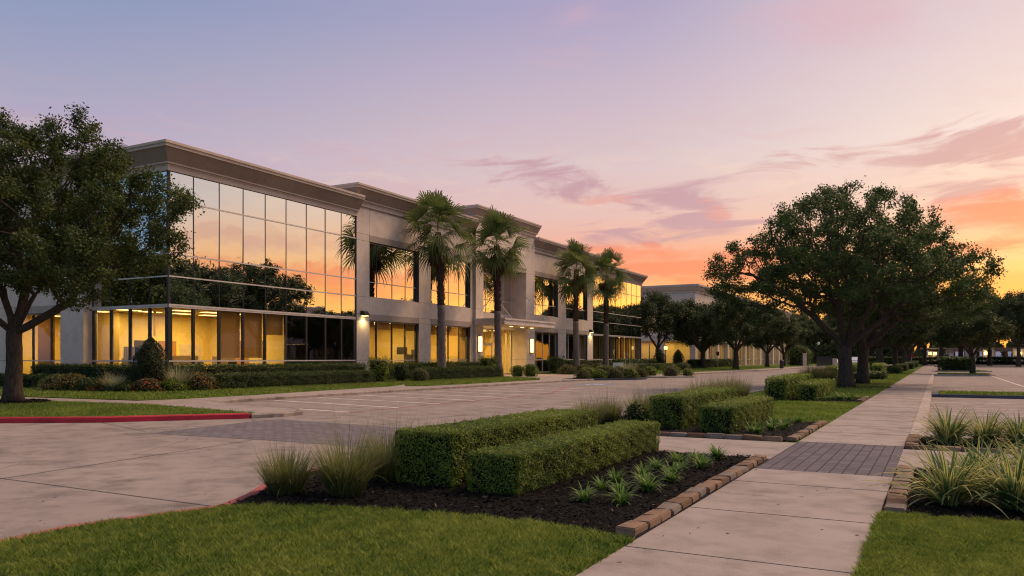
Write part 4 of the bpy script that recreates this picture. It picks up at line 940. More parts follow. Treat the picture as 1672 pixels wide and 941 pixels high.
def tree(name, lob, n_attr, trunk, limbs, r_trunk, step, kill, n_leaf, leaf, mat, label, cat='tree', group=None, loc=(0, 0, 0), rz=0, seg=7, minr=.012, spread=.26, shell=.5, zmin=0, sprigs=0, scale=1.0):
    """trunk: points up to the fork; limbs: end points of the first boughs"""
    nodes = [np.array(trunk[0], float)]; par = [-1]
    def extend(i, pts):
        for q in pts:
            a = nodes[i]; q = np.array(q, float); m = max(1, int(np.linalg.norm(q-a)/step))
            for t in range(1, m+1):
                nodes.append(a+(q-a)*t/m+(rng.normal(0, step*.05, 3) if t < m else 0)); par.append(i); i = len(nodes)-1
        return i
    f = extend(0, trunk[1:])
    for lb in limbs: extend(f-(lb[3] if len(lb) > 3 else 0), [lb[:3]] if not isinstance(lb[0], (tuple, list)) else lb)
    A = lobes(lob, n_attr, shell)
    if sprigs:   # small sprays that reach past the outline
        ex = []
        for k in range(sprigs):
            l = lob[rng.integers(len(lob))]; v = unit(rng.normal(0, 1, 3)+np.array([0, 0, .5])); c = np.array(l[:3])+v*np.array([l[3], l[3], l[4]])*rng.uniform(.92, 1.12)
            ex.append(c+rng.normal(0, .28, (5, 3)))
        A = np.concatenate([A]+ex)
    A = A[A[:, 2] > zmin]
    P_, Pa = grow(A, nodes, par, step, kill, 140); n = len(P_)
    cnt = np.ones(n); ch = np.zeros(n, int)
    for i in range(n-1, 0, -1): cnt[Pa[i]] += cnt[i]; ch[Pa[i]] += 1
    rad = np.maximum(.008, r_trunk*(cnt/cnt[f])**.46); 
    rad[:f+1] = r_trunk*(1.0+.55*np.exp(-np.array([p_[2] for p_ in P_[:f+1]])*1.6)) if f > 0 else rad[:f+1]
    # wood: follow each chain from its fork outwards
    mb = MB(); kids = [[] for _ in range(n)]
    for i in range(1, n): kids[Pa[i]].append(i)
    stack = [(0, None)]
    while stack:
        i, pr = stack.pop(); ch_ = [i] if pr is None else [pr, i]
        cur = i
        while kids[cur]:
            ks = sorted(kids[cur], key=lambda q: -cnt[q])
            for q in ks[1:]: stack.append((q, cur))
            cur = ks[0]; ch_.append(cur)
        rr_ = [rad[q] for q in ch_]
        if pr is not None: rr_[0] = min(rad[pr], rad[i]*1.15)
        keep = [k for k in range(len(ch_)) if rr_[k] >= minr or k < 2]
        if len(keep) >= 2 and rr_[min(1, len(rr_)-1)] >= minr:
            mb.tube([P_[ch_[k]] for k in keep], [rr_[k] for k in keep], seg if rr_[1] > .06 else 5, cap=True)
    root = tag(empty(name, loc, rz), label, cat, group)
    mb.build('trunk', M['bark'], root)
    tw = np.where(cnt <= 5)[0]; tw = tw[P_[tw][:, 2] > zmin*.9]
    idx = rng.choice(tw, n_leaf); off = rng.normal(0, spread, (n_leaf, 3))*np.array([1, 1, .75])
    tone = rng.normal(0, .16, n)[idx]
    C = P_[idx]+off; ctr = np.array([0, 0, np.mean(P_[tw][:, 2])*.6])
    Q = leaves(C, unit(C-ctr)*.6+np.array([0, 0, .5]), leaf, .5, .9)
    rn = np.clip(.45+tone+rng.normal(0, .2, n_leaf), 0, 1)
    finish('crown', Q, rn, M[mat], parent=root); root.scale = (scale,)*3
    return root
rng = np.random.default_rng(SEED_A)
RX, RY = .88, .4746     # towards the right of the view
def rt(a, b, z): return (RX*a-RY*b, RY*a+RX*b, z)   # a to the right, b away
lb = [(*rt(0, 0, 7.4), 5.6, 3.4), (*rt(-4.6, .5, 6.6), 3.6, 2.6), (*rt(4.4, -.5, 6.4), 4.0, 3.0), (*rt(.4, .6, 9.5), 4.2, 2.5), (*rt(-2.2, -2.5, 8.3), 3.4, 2.6), (*rt(2.8, 2, 8.2), 3.6, 2.6), (*rt(6.3, 0, 5.4), 2.2, 1.9), (*rt(-6.2, 1, 6.4), 2.0, 1.6), (*rt(.5, -4.6, 6.6), 3, 2.2), (*rt(0, 4.6, 6.6), 3, 2.2)]
tree('oak_tree', lb, 2000, [(0, 0, -.05), (-.03, 0, .8), (-.1, .05, 1.7), (-.05, .0, 2.3)], [rt(-2.0, .2, 4.3), rt(-.7, -.6, 4.9), rt(.7, .4, 5.0), rt(2.4, -.2, 4.3), rt(.2, 1.8, 4.6), rt(.4, -1.9, 4.4)], .36, .34, .58, 90000, .16, 'oak_leaf',
     'largest spreading live oak beside the sidewalk, its thick trunk in front of a second one', 'tree', 'live oaks along the sidewalk', (-4.43, 47.4, -.02), seg=10, zmin=3.3, spread=.19, sprigs=90, scale=.945)
lb = [(*rt(0, 0, 7.0), 4.8, 3.0), (*rt(4.5, 0, 5.6), 3.2, 2.2), (*rt(2, 2, 6.6), 3.4, 2.2), (*rt(-3, 1, 6.8), 3.2, 2.2)]
tree('oak_tree', lb, 800, [(0, 0, -.05), (.02, 0, 1.0), (.1, .0, 2.2)], [rt(1.6, .2, 4.6), rt(-.5, -.2, 4.9), rt(.5, 1.4, 4.8), rt(2.6, -.8, 4.6)], 0.30, .42, .8, 20000, .18, 'oak_leaf',
     'live oak with forked trunk standing close behind the largest oak', 'tree', 'live oaks along the sidewalk', (-4.1, 53.6, -.02), seg=9, zmin=3.4, spread=.26)
rng = np.random.default_rng(SEED_B)
lb = [(*rt(-.2, 0, 7.4), 4.8, 3.2), (*rt(3.6, -.4, 6.9), 2.9, 2.1), (*rt(2.2, .5, 9.2), 2.3, 1.9), (*rt(-3.4, 0, 8.3), 3.2, 2.7), (*rt(5.0, 0, 6.3), 1.7, 1.5), (*rt(-1, -2.8, 7.0), 3, 2.4), (*rt(-.6, .5, 9.4), 2.0, 1.6), (*rt(.4, 3, 7), 2.8, 2.2), (*rt(3.4, -1.6, 5.4), 2.4, 1.5), (*rt(-2.5, -2, 5.6), 3.0, 1.6), (*rt(5.4, .4, 7.6), 1.6, 1.5), (*rt(1.2, 0, 6.0), 3.2, 1.8)]
tree('oak_tree', lb, 2300, [(0, 0, -.05), (.0, 0, .8), (.04, .02, 1.8), (-.02, .05, 2.7)], [rt(.9, -.1, 4.2), rt(-.5, .2, 4.4), rt(-1.2, -.5, 4.0), rt(.2, .7, 5.0), rt(2.6, -.6, 3.9)], .285, .30, .5, 150000, .13, 'oak_leaf_warm',
     'live oak with dense crown on the lawn behind the red kerb, hiding the building corner', 'tree', None, (-29.54, 16.6, -.02), seg=10, zmin=3.5, spread=.18, sprigs=90, scale=.93)
def street_oak(seed, r, h, n_leaf, leaf, mat, label, group, loc, zlow, attr=480):
    global rng
    rng = np.random.default_rng(seed); q = random.Random(seed); L_ = [(0, 0, h*.62, r*.72, h*.27)]
    for k in range(6):
        a = k*1.05+q.uniform(-.3, .3); L_.append((math.cos(a)*r*.5, math.sin(a)*r*.5, h*q.uniform(.5, .72), r*q.uniform(.38, .52), h*q.uniform(.16, .24)))
    L_.append((q.uniform(-.15, .15)*r, q.uniform(-.15, .15)*r, h*.8, r*.5, h*.17))
    lim = [(math.cos(a)*r*.3, math.sin(a)*r*.3, h*.45) for a in (0.3, 1.7, 2.9, 4.1, 5.4)]
    return tree('oak_tree', L_, attr, [(0, 0, -.05), (.05, 0, h*.13), (0, .04, h*.24)], lim, r*.05, .5, .95, n_leaf, leaf, mat, label, 'tree', group, loc, 0, 7, .03, .34, .35, zlow, 30)
G1 = 'street oaks in front of the second building'; G2 = 'live oaks along the sidewalk'; G3 = 'trees beyond the end of the road'; G4 = 'trees on the right parking lot'
tA = street_oak(11, 6.8, 10.6, 32000, .27, 'far_leaf', 'broad dark oak whose forked trunk stands on the second building lawn', G1, (-24.4, 110.2, 0), 3.0)
tB = street_oak(12, 5.8, 12.2, 28000, .27, 'far_leaf', 'tall oak filling the gap between the two office buildings', G1, (-36.8, 114, 0), 3.2)
tC = street_oak(13, 6.0, 9.8, 26000, .27, 'far_leaf', 'oak with its trunk beside the dark litter bin at the road end', G1, (-25.9, 141, 0), 2.8)
# oaks further along the sidewalk: first one built, the rest copies
for (src, x, y, rz, sc, lab) in ((tA, -5.6, 96, 1.0, 1.02, 'oak over the sidewalk, first trunk seen behind the pair of large oaks'), (tC, -5.0, 120, 2.2, 1.1, 'oak over the sidewalk, second trunk seen behind the pair of large oaks'), (tA, -4.8, 146, 4.0, 1.0, 'oak over the sidewalk, third trunk seen behind the pair of large oaks'), (tC, -4.8, 172, 5.2, 1.1, 'oak at the far end of the sidewalk beside the red stop sign'),):
    dup(src, (x, y, 0), rz, sc, lab, G2)
dup(tC, (-31.5, 120, 0), 3.4, 1.12, 'dense oak between the gap tree and the broad dark oak', G1)
dup(tC, (-33.6, 128, 0), 2.0, .98, 'oak in front of the second building corner, left of the broad dark oak', G1)
dup(tA, (-27.5, 168, 0), 3.0, .92, 'smaller oak behind the white globe street lamp', G1)
tP = street_oak(14, 3.8, 7.2, 16000, .22, 'far_leaf', 'small round oak on a grass island in the right parking lot', G4, (3.1, 91, 0), 2.6, 240)
k = 0
far = [(-2.5, 205, tB, 1.15, 'tall tree just right of the far sidewalk end'), (.8, 190, tB, 1.1, 'tree with twin trunks behind the clipped island hedge'), (4.5, 196, tA, 1.2, 'dark tree directly behind the small parking lot oak'), (14.0, 182, tB, 1.05, 'tree at the right edge of the parking lot, nearest to the utility pole'), (17.5, 205, tA, 1.3, 'broad tree behind the right end of the low white building'), (-11, 262, tA, 1.3, 'distant tree behind the low white building'),
       (-17, 255, tC, 1.25, 'distant tree where the road ends'), (-24, 250, tB, 1.15, 'distant tree behind the parked white van'), (-31, 246, tA, 1.1, 'distant tree behind the dark monument sign'), (-38, 262, tC, 1.35, 'distant tree right of the second building end'), (-28, 290, tA, 1.5, 'farthest tree of the group behind the monument sign'), (4, 262, tC, 1.35, 'distant tree behind the middle of the low white building'), (12, 268, tB, 1.1, 'distant tree left of the utility pole'), (-5, 285, tB, 1.3, 'farthest tree in line with the sidewalk'), (24, 250, tC, 1.4, 'distant tree behind the lit right end of the low building'), (10.5, 208, tB, 1.15, 'tree left of the utility pole in front of the low white building'), (7.2, 219, tA, 1.1, 'tree right behind the small parking lot oak crown'), (19, 228, tB, 1.3, 'tall tree right of the utility pole'), (-44, 300, tB, 1.4, 'farthest tree behind the second building')]
for (x, y, src, sc, lab) in far:
    k += 1; dup(src, (x, y, 0), k*1.7, sc*1.18, lab, G3 if y > 200 else G4)
for (x, y, src, sc) in ((25, 78, tA, 1.62), (27, 96, tB, 1.5), (30, 88, tC, 1.6), (30, 118, tA, 1.1), (44, 128, tC, 1.1), (16, 66, tC, 1.3)):
    k += 1; dup(src, (x, y, 0), k*1.3, sc, 'parking lot oak seen as a dark shape mirrored in the upper glass', 'oaks mirrored in the glass')
for i, (x, y) in enumerate(((-22, 176), (-25, 200))):
    bush('round_tree', 2.6, 2.6, 4.2, .3, 2600, 'light_leaf', ['bright green rounded shrub tree at the end of the second building', 'bright green shrub tree behind the monument sign'][i], 'shrub', 'bright shrub trees', (x-4, y, 0), 'ball', i)
far_h = hedge(-16, 30, 222, 223.4, 1.35, .3, 22, 'long dark hedge across the far end of the parking lot', 'hedge_dark', None)

for i, (x, y, src, sc) in enumerate(((-76, -6, tA, 1.5), (-86, -14, tB, 1.4), (-94, -2, tA, 1.5), (-72, -22, tC, 1.6), (-104, -16, tB, 1.5), (-66, -10, tB, 1.2), (-84, 6, tC, 1.4))):
    dup(src, (x, y, 0), i*1.3, sc, 'tall oak seen as a dark shape mirrored in the side glass of the corner pavilion', 'oaks mirrored in the side glass')
# the wood that closes the view far behind everything
def woods(x0, x1, y0, y1, h, n, leaf, name='woods'):
    x = rng.uniform(x0, x1, n); y = rng.uniform(y0, y1, n)
    top = h*(.62+.2*np.sin(x*.21)+.13*np.sin(x*.53+1)+.10*np.sin(x*1.3+2)+.06*np.sin(x*2.9)); z = top*rng.uniform(0, 1, n)**.8
    Q = leaves(np.stack([x, y, z], 1), np.tile([0, -1., .4], (n, 1)), leaf, .6, .9)
    tag(finish(name, Q, np.clip(rng.normal(.4, .25, n), 0, 1), M['far_leaf']), kind='stuff')
woods(-75, 75, 318, 334, 15.5, 60000, 1.0); woods(-60, -22, 236, 246, 9.5, 14000, .7); woods(-8, 40, 246, 254, 7.5, 12000, .7)
lp = np.concatenate([np.stack([rng.uniform(XL, XR, 70), rng.uniform(4, 40, 70), np.full(70, .006)], 1), np.stack([rng.uniform(-20, -8, 260), rng.uniform(3, 45, 260), np.full(260, -.112)], 1)])
tag(finish('fallen_leaves', leaves(lp, np.tile([0, 0, 1.], (len(lp), 1)), .045, .6, .12), rng.uniform(0, 1, len(lp)), M['dead_leaf']), kind='stuff')
# palms
def palm(seed, label, loc, rz=0, H=11.2):
    global rng
    rng = np.random.default_rng(seed)
    t = tag(empty('palm_tree', loc, rz), label, 'palm', 'fan palms in front of the office building')
    lx = rng.uniform(-.4, .4); mb = MB(); n = 34; pts, rs = [], []
    for i in range(n+1):
        z = H*i/n; f = i/n; r = .30+.20*math.exp(-z*1.1)+.02*math.sin(z*9)
        if f > .52: r = .25+.035*((i % 2)*2-1)*.6
        pts.append((lx*f*f, .1*math.sin(f*3), z)); rs.append(r)
    cut = int(n*.52); mb.tube(pts[:cut+1], rs[:cut+1], 14); mb.build('trunk', M['palm_bark'], t)
    # upper trunk: old leaf bases
    mb = MB(); mb.tube(pts[cut:], rs[cut:], 12)
    for k in range(230):
        z = rng.uniform(H*.49, H*.93); a = k*2.4; f = z/H; cx, cy = lx*f*f, .1*math.sin(f*3); r = .26; ww = .075
        p0 = np.array([cx+r*math.cos(a), cy+r*math.sin(a), z]); tn = np.array([-math.sin(a), math.cos(a), 0]); up = np.array([math.cos(a)*.10, math.sin(a)*.10, .22])
        mb.quad(tuple(p0-tn*ww), tuple(p0+tn*ww), tuple(p0+up+tn*ww*.6), tuple(p0+up-tn*ww*.6))
    mb.build('leaf_bases', M['boot'], t)
    def fans(nf, elev, plen, rad, mat, nm, green):
        QQ, RR = [], []
        for k in range(nf):
            a = k*2.39996+rng.uniform(-.2, .2); e = elev(k/nf)+rng.uniform(-.1, .1); pl = plen*(rng.uniform(.6, 1.15) if k % 4 else rng.uniform(.3, .55)); R_ = rad*rng.uniform(.85, 1.15)
            base = np.array([lx, .1*math.sin(3), H-.15+.5*(1-k/nf)]) if green else np.array([lx+.2*math.cos(a), .1*math.sin(3)+.2*math.sin(a), H-.4-1.0*rng.uniform(0, 1)])
            dr = np.array([math.cos(e)*math.cos(a), math.cos(e)*math.sin(a), math.sin(e)]); sd = np.array([-math.sin(a), math.cos(a), 0.]); up = np.cross(sd, dr)*-1.0
            if up[2] < 0: up = -up
            m1 = base+dr*pl*.55+np.array([0, 0, -.02]); hub = base+dr*pl+np.array([0, 0, -.10*pl*math.cos(e)])
            w_ = .028
            for q0, q1 in ((base, m1), (m1, hub)): QQ.append([q0-sd*w_, q0+sd*w_, q1+sd*w_, q1-sd*w_]); RR.append(.6)
            ns = 17; dr2 = unit(hub-m1); tone = rng.uniform(-.2, .2)
            twist = rng.uniform(-.8, .8); sd2 = sd*math.cos(twist)+np.cross(dr2, sd)*math.sin(twist); nrm = np.cross(dr2, sd2)
            for j in range(ns):
                th_ = (j/(ns-1)-.5)*2*(1.45 if green else 1.1); ln = R_*(1-.30*abs(th_/1.45)**2)*rng.uniform(.85, 1.12)
                v = dr2*math.cos(th_)+sd2*math.sin(th_); v = v+nrm*.10*(abs(th_)-.6); v /= np.linalg.norm(v); pw = np.cross(nrm, v)*(.064 if j % 2 else .056)
                fold = nrm*.02*((j % 2)*2-1)
                a0 = hub; a1 = hub+v*ln*.5+fold; dp = (.05+.12*(k/nf))*rng.uniform(.5, 1.6) if green else .1
                a2 = a1+v*ln*.28+np.array([0, 0, -dp*ln*.55]); a3 = a2+v*ln*.14+np.array([0, 0, -ln*(.10+dp*.7)])
                for (p0, w0, p1, w1) in ((a0, .25, a1, 1.0), (a1, 1.0, a2, .62), (a2, .62, a3, .10)):
                    QQ.append([p0-pw*w0, p0+pw*w0, p1+pw*w1, p1-pw*w1]); RR.append(.5+tone+rng.uniform(-.2, .2))
        finish(nm, np.array(QQ), np.clip(np.array(RR), 0, 1), M[mat], parent=t)
    fans(46, lambda f: 1.5-2.5*f**.95, 1.85, 1.65, 'palm_leaf', 'fronds', True)
    fans(17, lambda f: -1.15-.3*f, .45, .95, 'dead_leaf', 'dead_fronds', False)
    return t
p1 = palm(3, 'tall fan palm in front of the wide window bay, nearest to the wall lamp', (-33.3, 50.4, .03))
p2 = palm(8, 'tall fan palm right in front of the entrance canopy', (-33.1, 58.9, .03), .7)
palm(15, 'fan palm past the entrance, in front of the dark ground floor windows', (-33.3, 76.1, .03), 2.1, 10.9); palm(22, 'fan palm at the far glazed pavilion, beside the small white sign', (-33.3, 84.3, .03), 3.6, 11.0)

# ------------------------------------------------------------------ hedges and beds
rng = np.random.default_rng(21)
hedge(-6.05, -5.15, 8.05, 12.7, .70, .026, 6200, 'taller clipped hedge at the drive side of the near bed, beside the grass tufts', z0=.0)
hedge(-4.92, -4.2, 7.95, 13.2, .50, .025, 6800, 'lower long clipped hedge in the near bed, closest to the sidewalk')
hedge(-5.75, -4.95, 17.2, 22.6, .75, .035, 2700, 'taller clipped hedge behind the cross path')
hedge(-4.5, -3.75, 16.7, 21.4, .58, .034, 2900, 'lower clipped hedge behind the cross path, nearer the sidewalk')
hedge(-5.75, -4.95, 30.8, 38, .82, .06, 900, 'taller clipped hedge of the third bed, left of the big oak trunk')
hedge(-4.65, -3.9, 31.2, 37.0, .62, .06, 900, 'lower clipped hedge of the third bed, left of the big oak trunk')
for i, (a, b, c, d, h) in enumerate(((-6.4, -5.6, 70, 82, .95), (-4.9, -4.1, 74, 80, .95), (-6.6, -5.8, 56, 64, .9), (-5.6, -3.4, 64.4, 68, .4), (-6.2, -5.4, 88, 100, 1.0), (-4.6, -3.2, 88, 94, .6), (-4.4, -3.2, 106, 114, .7), (-4.2, -3, 128, 138, .8), (-4.2, -3, 152, 164, .9))):
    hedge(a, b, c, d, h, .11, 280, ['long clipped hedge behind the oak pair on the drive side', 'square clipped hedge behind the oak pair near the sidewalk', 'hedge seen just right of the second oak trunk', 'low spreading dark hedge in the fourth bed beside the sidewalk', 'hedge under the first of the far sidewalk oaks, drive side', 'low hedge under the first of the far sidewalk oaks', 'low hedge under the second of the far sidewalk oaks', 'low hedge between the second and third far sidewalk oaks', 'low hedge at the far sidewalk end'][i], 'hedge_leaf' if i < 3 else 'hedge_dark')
hedge(.15, 4.2, 113.2, 116.4, 1.35, .2, 60, 'dark clipped block hedge on the far parking island', 'hedge_dark')
GB = 'hedges along the office building'
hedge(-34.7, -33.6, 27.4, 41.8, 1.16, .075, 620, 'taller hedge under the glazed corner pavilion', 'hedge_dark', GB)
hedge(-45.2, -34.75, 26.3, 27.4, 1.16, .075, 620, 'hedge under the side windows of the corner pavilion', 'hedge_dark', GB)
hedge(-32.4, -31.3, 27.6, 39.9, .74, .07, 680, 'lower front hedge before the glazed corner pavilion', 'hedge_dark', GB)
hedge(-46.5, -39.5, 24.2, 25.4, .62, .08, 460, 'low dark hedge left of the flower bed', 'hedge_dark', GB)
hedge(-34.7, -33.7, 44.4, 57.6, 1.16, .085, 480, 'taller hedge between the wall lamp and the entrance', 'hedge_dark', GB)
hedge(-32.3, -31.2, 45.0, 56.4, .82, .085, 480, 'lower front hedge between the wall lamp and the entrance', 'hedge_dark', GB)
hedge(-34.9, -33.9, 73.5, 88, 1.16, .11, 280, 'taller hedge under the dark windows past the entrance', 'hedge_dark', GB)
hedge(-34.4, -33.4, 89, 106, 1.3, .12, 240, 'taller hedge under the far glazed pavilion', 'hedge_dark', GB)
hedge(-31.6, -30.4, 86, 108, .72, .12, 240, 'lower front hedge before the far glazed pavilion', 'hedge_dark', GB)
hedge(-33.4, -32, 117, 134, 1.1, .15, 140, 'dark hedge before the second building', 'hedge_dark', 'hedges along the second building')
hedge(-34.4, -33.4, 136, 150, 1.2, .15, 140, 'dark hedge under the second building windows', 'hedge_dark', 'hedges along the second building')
bush('topiary_shrub', .78, .78, 2.5, .085, 6500, 'cypress', 'egg shaped clipped shrub at the building corner', 'shrub', None, (-33.0, 24.9, .04), 'egg', raggy=.05)
e1 = bush('topiary_shrub', .85, .85, 2.75, .14, 2200, 'cypress', 'egg shaped dark shrub just past the far glazed pavilion', 'shrub', 'egg shaped far shrubs', (-33.4, 104.5, .04), 'egg', raggy=.05)
dup(e1, (-33.2, 112.6, .04), 1, 1.0, 'egg shaped dark shrub beside the lit lamp post')
SH = 'shrubs along the office building'
bush('shrub', .75, .75, 1.6, .10, 1800, 'hedge_leaf', 'upright vase shaped shrub at the end of the pavilion hedges', 'shrub', SH, (-32.2, 41.3, .04), 'vase', raggy=.14)
bush('shrub', .5, .5, 1.15, .09, 1100, 'hedge_dark', 'narrow dark shrub left of the yellowish ball shrub', 'shrub', SH, (-31.6, 42.9, .04), 'vase', raggy=.12)
bush('shrub', .62, .62, .85, .09, 1300, 'olive_leaf', 'yellowish ball shrub by the stepping path', 'shrub', SH, (-30.4, 43.4, .04), 'ball', raggy=.08)
bush('shrub', .85, .85, 1.75, .11, 1600, 'hedge_leaf', 'upright shrub at the left side of the entrance', 'shrub', SH, (-33.6, 57.9, .04), 'vase', raggy=.1)
b1 = bush('shrub', .62, .62, .95, .09, 1500, 'hedge_leaf', 'clipped ball shrub right beside the entrance palm', 'shrub', SH, (-31.6, 59.6, .04), 'ball', raggy=.05)
dup(b1, (-30.6, 60.1, .04), 2, 1.12, 'larger clipped ball shrub at the lawn tip before the entrance')
bush('shrub', .95, .95, 1.75, .12, 1700, 'hedge_dark', 'upright dark shrub right of the entrance sconce', 'shrub', SH, (-34.2, 72.9, .04), 'vase', raggy=.1)
m1 = bush('shrub', 1.0, .95, .95, .12, 1300, 'olive_leaf', 'olive mound shrub right of the entrance, nearest the walk', 'shrub', SH, (-32, 70.8, .03), 'dome', raggy=.1)
m2_ = bush('shrub', .9, 1.0, .75, .12, 1200, 'hedge_leaf', 'green mound shrub right of the entrance', 'shrub', SH, (-31.2, 74, .03), 'dome', raggy=.1)
for i, (s_, x, y, sc) in enumerate(((m1, -30.9, 72.2, 1.0), (m1, -31.0, 76.2, 1.1), (m2_, -30.2, 79.5, 1.1), (m1, -29.6, 82.6, 1.0), (m2_, -28.8, 94, 1.2), (m1, -28, 97, 1.1))):
    dup(s_, (x, y, .03), i*1.3, sc, ['olive mound shrub second from the entrance', 'olive mound shrub before the third palm', 'green mound shrub between the two far palms', 'olive mound shrub left of the small white sign', 'green mound shrub before the far pavilion', 'pale mound shrub at the far pavilion end'][i])
IS = 'mound shrubs on the entrance island'
i1 = bush('shrub', .72, .72, .75, .10, 900, 'hedge_leaf', 'round green shrub on the entrance island behind the blue kerb', 'shrub', IS, (-21.8, 60.4, .045), 'dome', raggy=.08)
i2 = bush('shrub', .8, .8, .85, .11, 900, 'olive_leaf', 'olive shrub on the entrance island behind the blue kerb', 'shrub', IS, (-22.6, 60.0, .045), 'dome', raggy=.12)
for i, (x, y, sc) in enumerate(((-24.2, 56.4, .8), (-23.4, 58.0, .9), (-22.5, 58.8, .9), (-24.6, 58.2, 1.1), (-23.8, 60.4, 1.1), (-22.9, 62.2, 1.0), (-21.4, 61.9, .8), (-24.8, 61.8, 1.2), (-20.6, 67.6, .9), (-19.6, 69.4, .85), (-21.2, 69.5, 1.0), (-22.8, 68.5, 1.1))):
    dup(i1 if i % 2 else i2, (x, y, .045), i*1.1, sc, 'round green shrub on the entrance island behind the blue kerb' if i % 2 else 'olive shrub on the entrance island behind the blue kerb')
FL = 'flowering plants at the building corner'
fl = [(-37.6, 23.3, 1.0, .75, 'olive_leaf', 'olive flowering mound at the left end of the flower bed'), (-36.4, 23.2, .9, .8, 'flower_yel', 'yellow flowering mound left of the egg shaped shrub'), (-35.3, 23.4, .8, .6, 'hedge_dark', 'low dark green mound between the yellow and red flowers'), (-34.3, 23.6, .7, .55, 'flower_red', 'red flowering mound in front of the egg shaped shrub'), (-33.2, 23.6, .7, .5, 'hedge_dark', 'low dark mound below the pale tuft'), (-32.3, 24.2, .75, .6, 'flower_red', 'orange red flowering mound right of the pale tuft'), (-31.7, 25.1, .7, .6, 'hedge_leaf', 'small green mound below the tall pale tuft'), (-31.5, 26.4, 1.0, .85, 'flower_yel', 'rusty flowering mound at the right end of the flower bed')]
for x, y, r_, h, m_, lab in fl: bush('flowering_plant', r_, r_, h, .09, 1300, m_, lab, 'plant', FL, (x, y, .05), 'dome', raggy=.12)

# tufted grasses
def tuft(label, loc, hgt, r, n, mat, group, wid=.0095, plume=.12, parent=None, lean=.9, rz=0.0):
    B = np.zeros((n, 3)); a = rng.uniform(0, 2*np.pi, n); q = np.sqrt(rng.uniform(0, 1, n))*r*.5; B[:, 0] = q*np.cos(a); B[:, 1] = q*np.sin(a)
    A = a+rng.normal(0, .5, n); Lg = hgt*rng.uniform(.55, 1.15, n); tall = rng.uniform(0, 1, n) < plume; Lg[tall] *= 1.45
    pitch = np.abs(rng.normal(.06, .13, n))+q/r*.62; droop = rng.gamma(2.0, .32*lean, n); droop[tall] *= .35
    W = wid*rng.uniform(.6, 1.3, n)*.5; W[tall] *= .6
    Q = ribbons(B, A, Lg, W, pitch, droop, 6); rn0 = np.clip(rng.normal(.4, .25, n), 0, 1); RR = []
    for i in range(6): RR.append(np.clip(rn0*.5+.12*i, 0, 1))
    o = finish('ornamental_grass', np.concatenate(Q), np.concatenate(RR), M[mat], loc=loc); o.rotation_euler = (0, 0, rz)
    return tag(o, label, 'ornamental grass', group)
rng = np.random.default_rng(31)
GT = 'tufted grasses beside the drive'
t1 = tuft('small rounded tuft of grass at the left tip of the near bed', (-6.74, 6.9, .01), .56, .36, 900, 'tuft', GT, lean=1.0, plume=.06)
t2 = tuft('tallest pale tuft of grass in the near bed, second from the drive', (-6.02, 7.12, .01), .68, .36, 1100, 'tuft', GT, plume=.12, lean=.8)
t3 = tuft('broad tuft of grass against the end of the taller near hedge', (-6.26, 8.25, .01), .66, .40, 1000, 'tuft', GT, plume=.12, lean=.8)
dup(t3, (-6.85, 9.7, .01), 2.0, .8, 'feathery grass on the drive side of the taller near hedge'); dup(t2, (-6.7, 11.2, .01), 1.0, .75, 'feathery grass behind the middle of the taller near hedge')
for i, (x, y, sc) in enumerate(((-7.0, 16.7, 1.0), (-6.9, 17.7, .95), (-6.5, 18.8, 1.1), (-6.3, 20.2, 1.05))):
    dup([t3, t2][i % 2], (x, y, .01), i*1.9, sc, ['feathery grass beyond the cross path, left end of its row', 'feathery grass beyond the cross path, second of its row', 'feathery grass beyond the cross path, third of its row', 'feathery grass beyond the cross path, against the taller hedge'][i], 'grasses beyond the cross path')
bush('shrub', .28, .28, .55, .06, 800, 'hedge_dark', 'small dark upright shrub among the feathery grasses', 'shrub', None, (-6.2, 17.6, .01), 'egg')
for i, (x, y, sc) in enumerate(((-6.8, 25.5, 1.25), (-6.7, 27, 1.3), (-6.6, 28.4, 1.3), (-6.5, 29.8, 1.25), (-6.6, 49.5, 1.7), (-6.4, 51.5, 1.7), (-6.2, 53.5, 1.6))):
    dup([t2, t3][i % 2], (x, y, .01), i*1.4, sc, 'feathery grass in the clump before the third bed hedges' if i < 4 else 'feathery grass in the clump left of the big oak trunk', 'grass clump before the third bed' if i < 4 else 'grass clump by the big oak')
f1 = tuft('pale tuft of grass in front of the egg shaped shrub', (-33.4, 23.3, .05), .85, .5, 500, 'pale_tuft', 'pale tufts in the flower bed', wid=.02)
dup(f1, (-31.9, 25.6, .05), 1.0, 1.35, 'tall pale tuft of grass right of the egg shaped shrub')
dup(f1, (-22.3, 61.2, .05), 2.0, 1.5, 'tall pale grass on the entrance island', 'pale tufts in the flower bed')

# low green strap-leaved clumps
def clump(label, loc, hgt, n, group):
    a = rng.uniform(0, 2*np.pi, n); B = np.zeros((n, 3)); q = rng.uniform(0, .05, n); B[:, 0] = q*np.cos(a); B[:, 1] = q*np.sin(a)
    Lg = hgt*rng.uniform(.7, 1.35, n); pitch = np.abs(rng.normal(.25, .28, n)); droop = rng.uniform(.8, 2.3, n)
    Q = ribbons(B, a, Lg, np.full(n, .011)*rng.uniform(.7, 1.2, n), pitch, droop, 6); r0 = rng.uniform(.1, .8, n)
    o = finish('strap_leaf_plant', np.concatenate(Q), np.concatenate([np.clip(r0+.04*i, 0, 1) for i in range(6)]), M['liriope'], loc=loc)
    return tag(o, label, 'plant', group)
GL = 'low strap leaved clumps in the near mulch bed'; LL = 'small green strap leaved clump growing in the black mulch of the near bed'
c_ = [clump(LL, (-3.45, 8.1, .01), .20, 60, GL), clump(LL, (-3.02, 8.1, .01), .23, 70, GL), clump(LL, (-3.55, 8.85, .01), .18, 54, GL)]
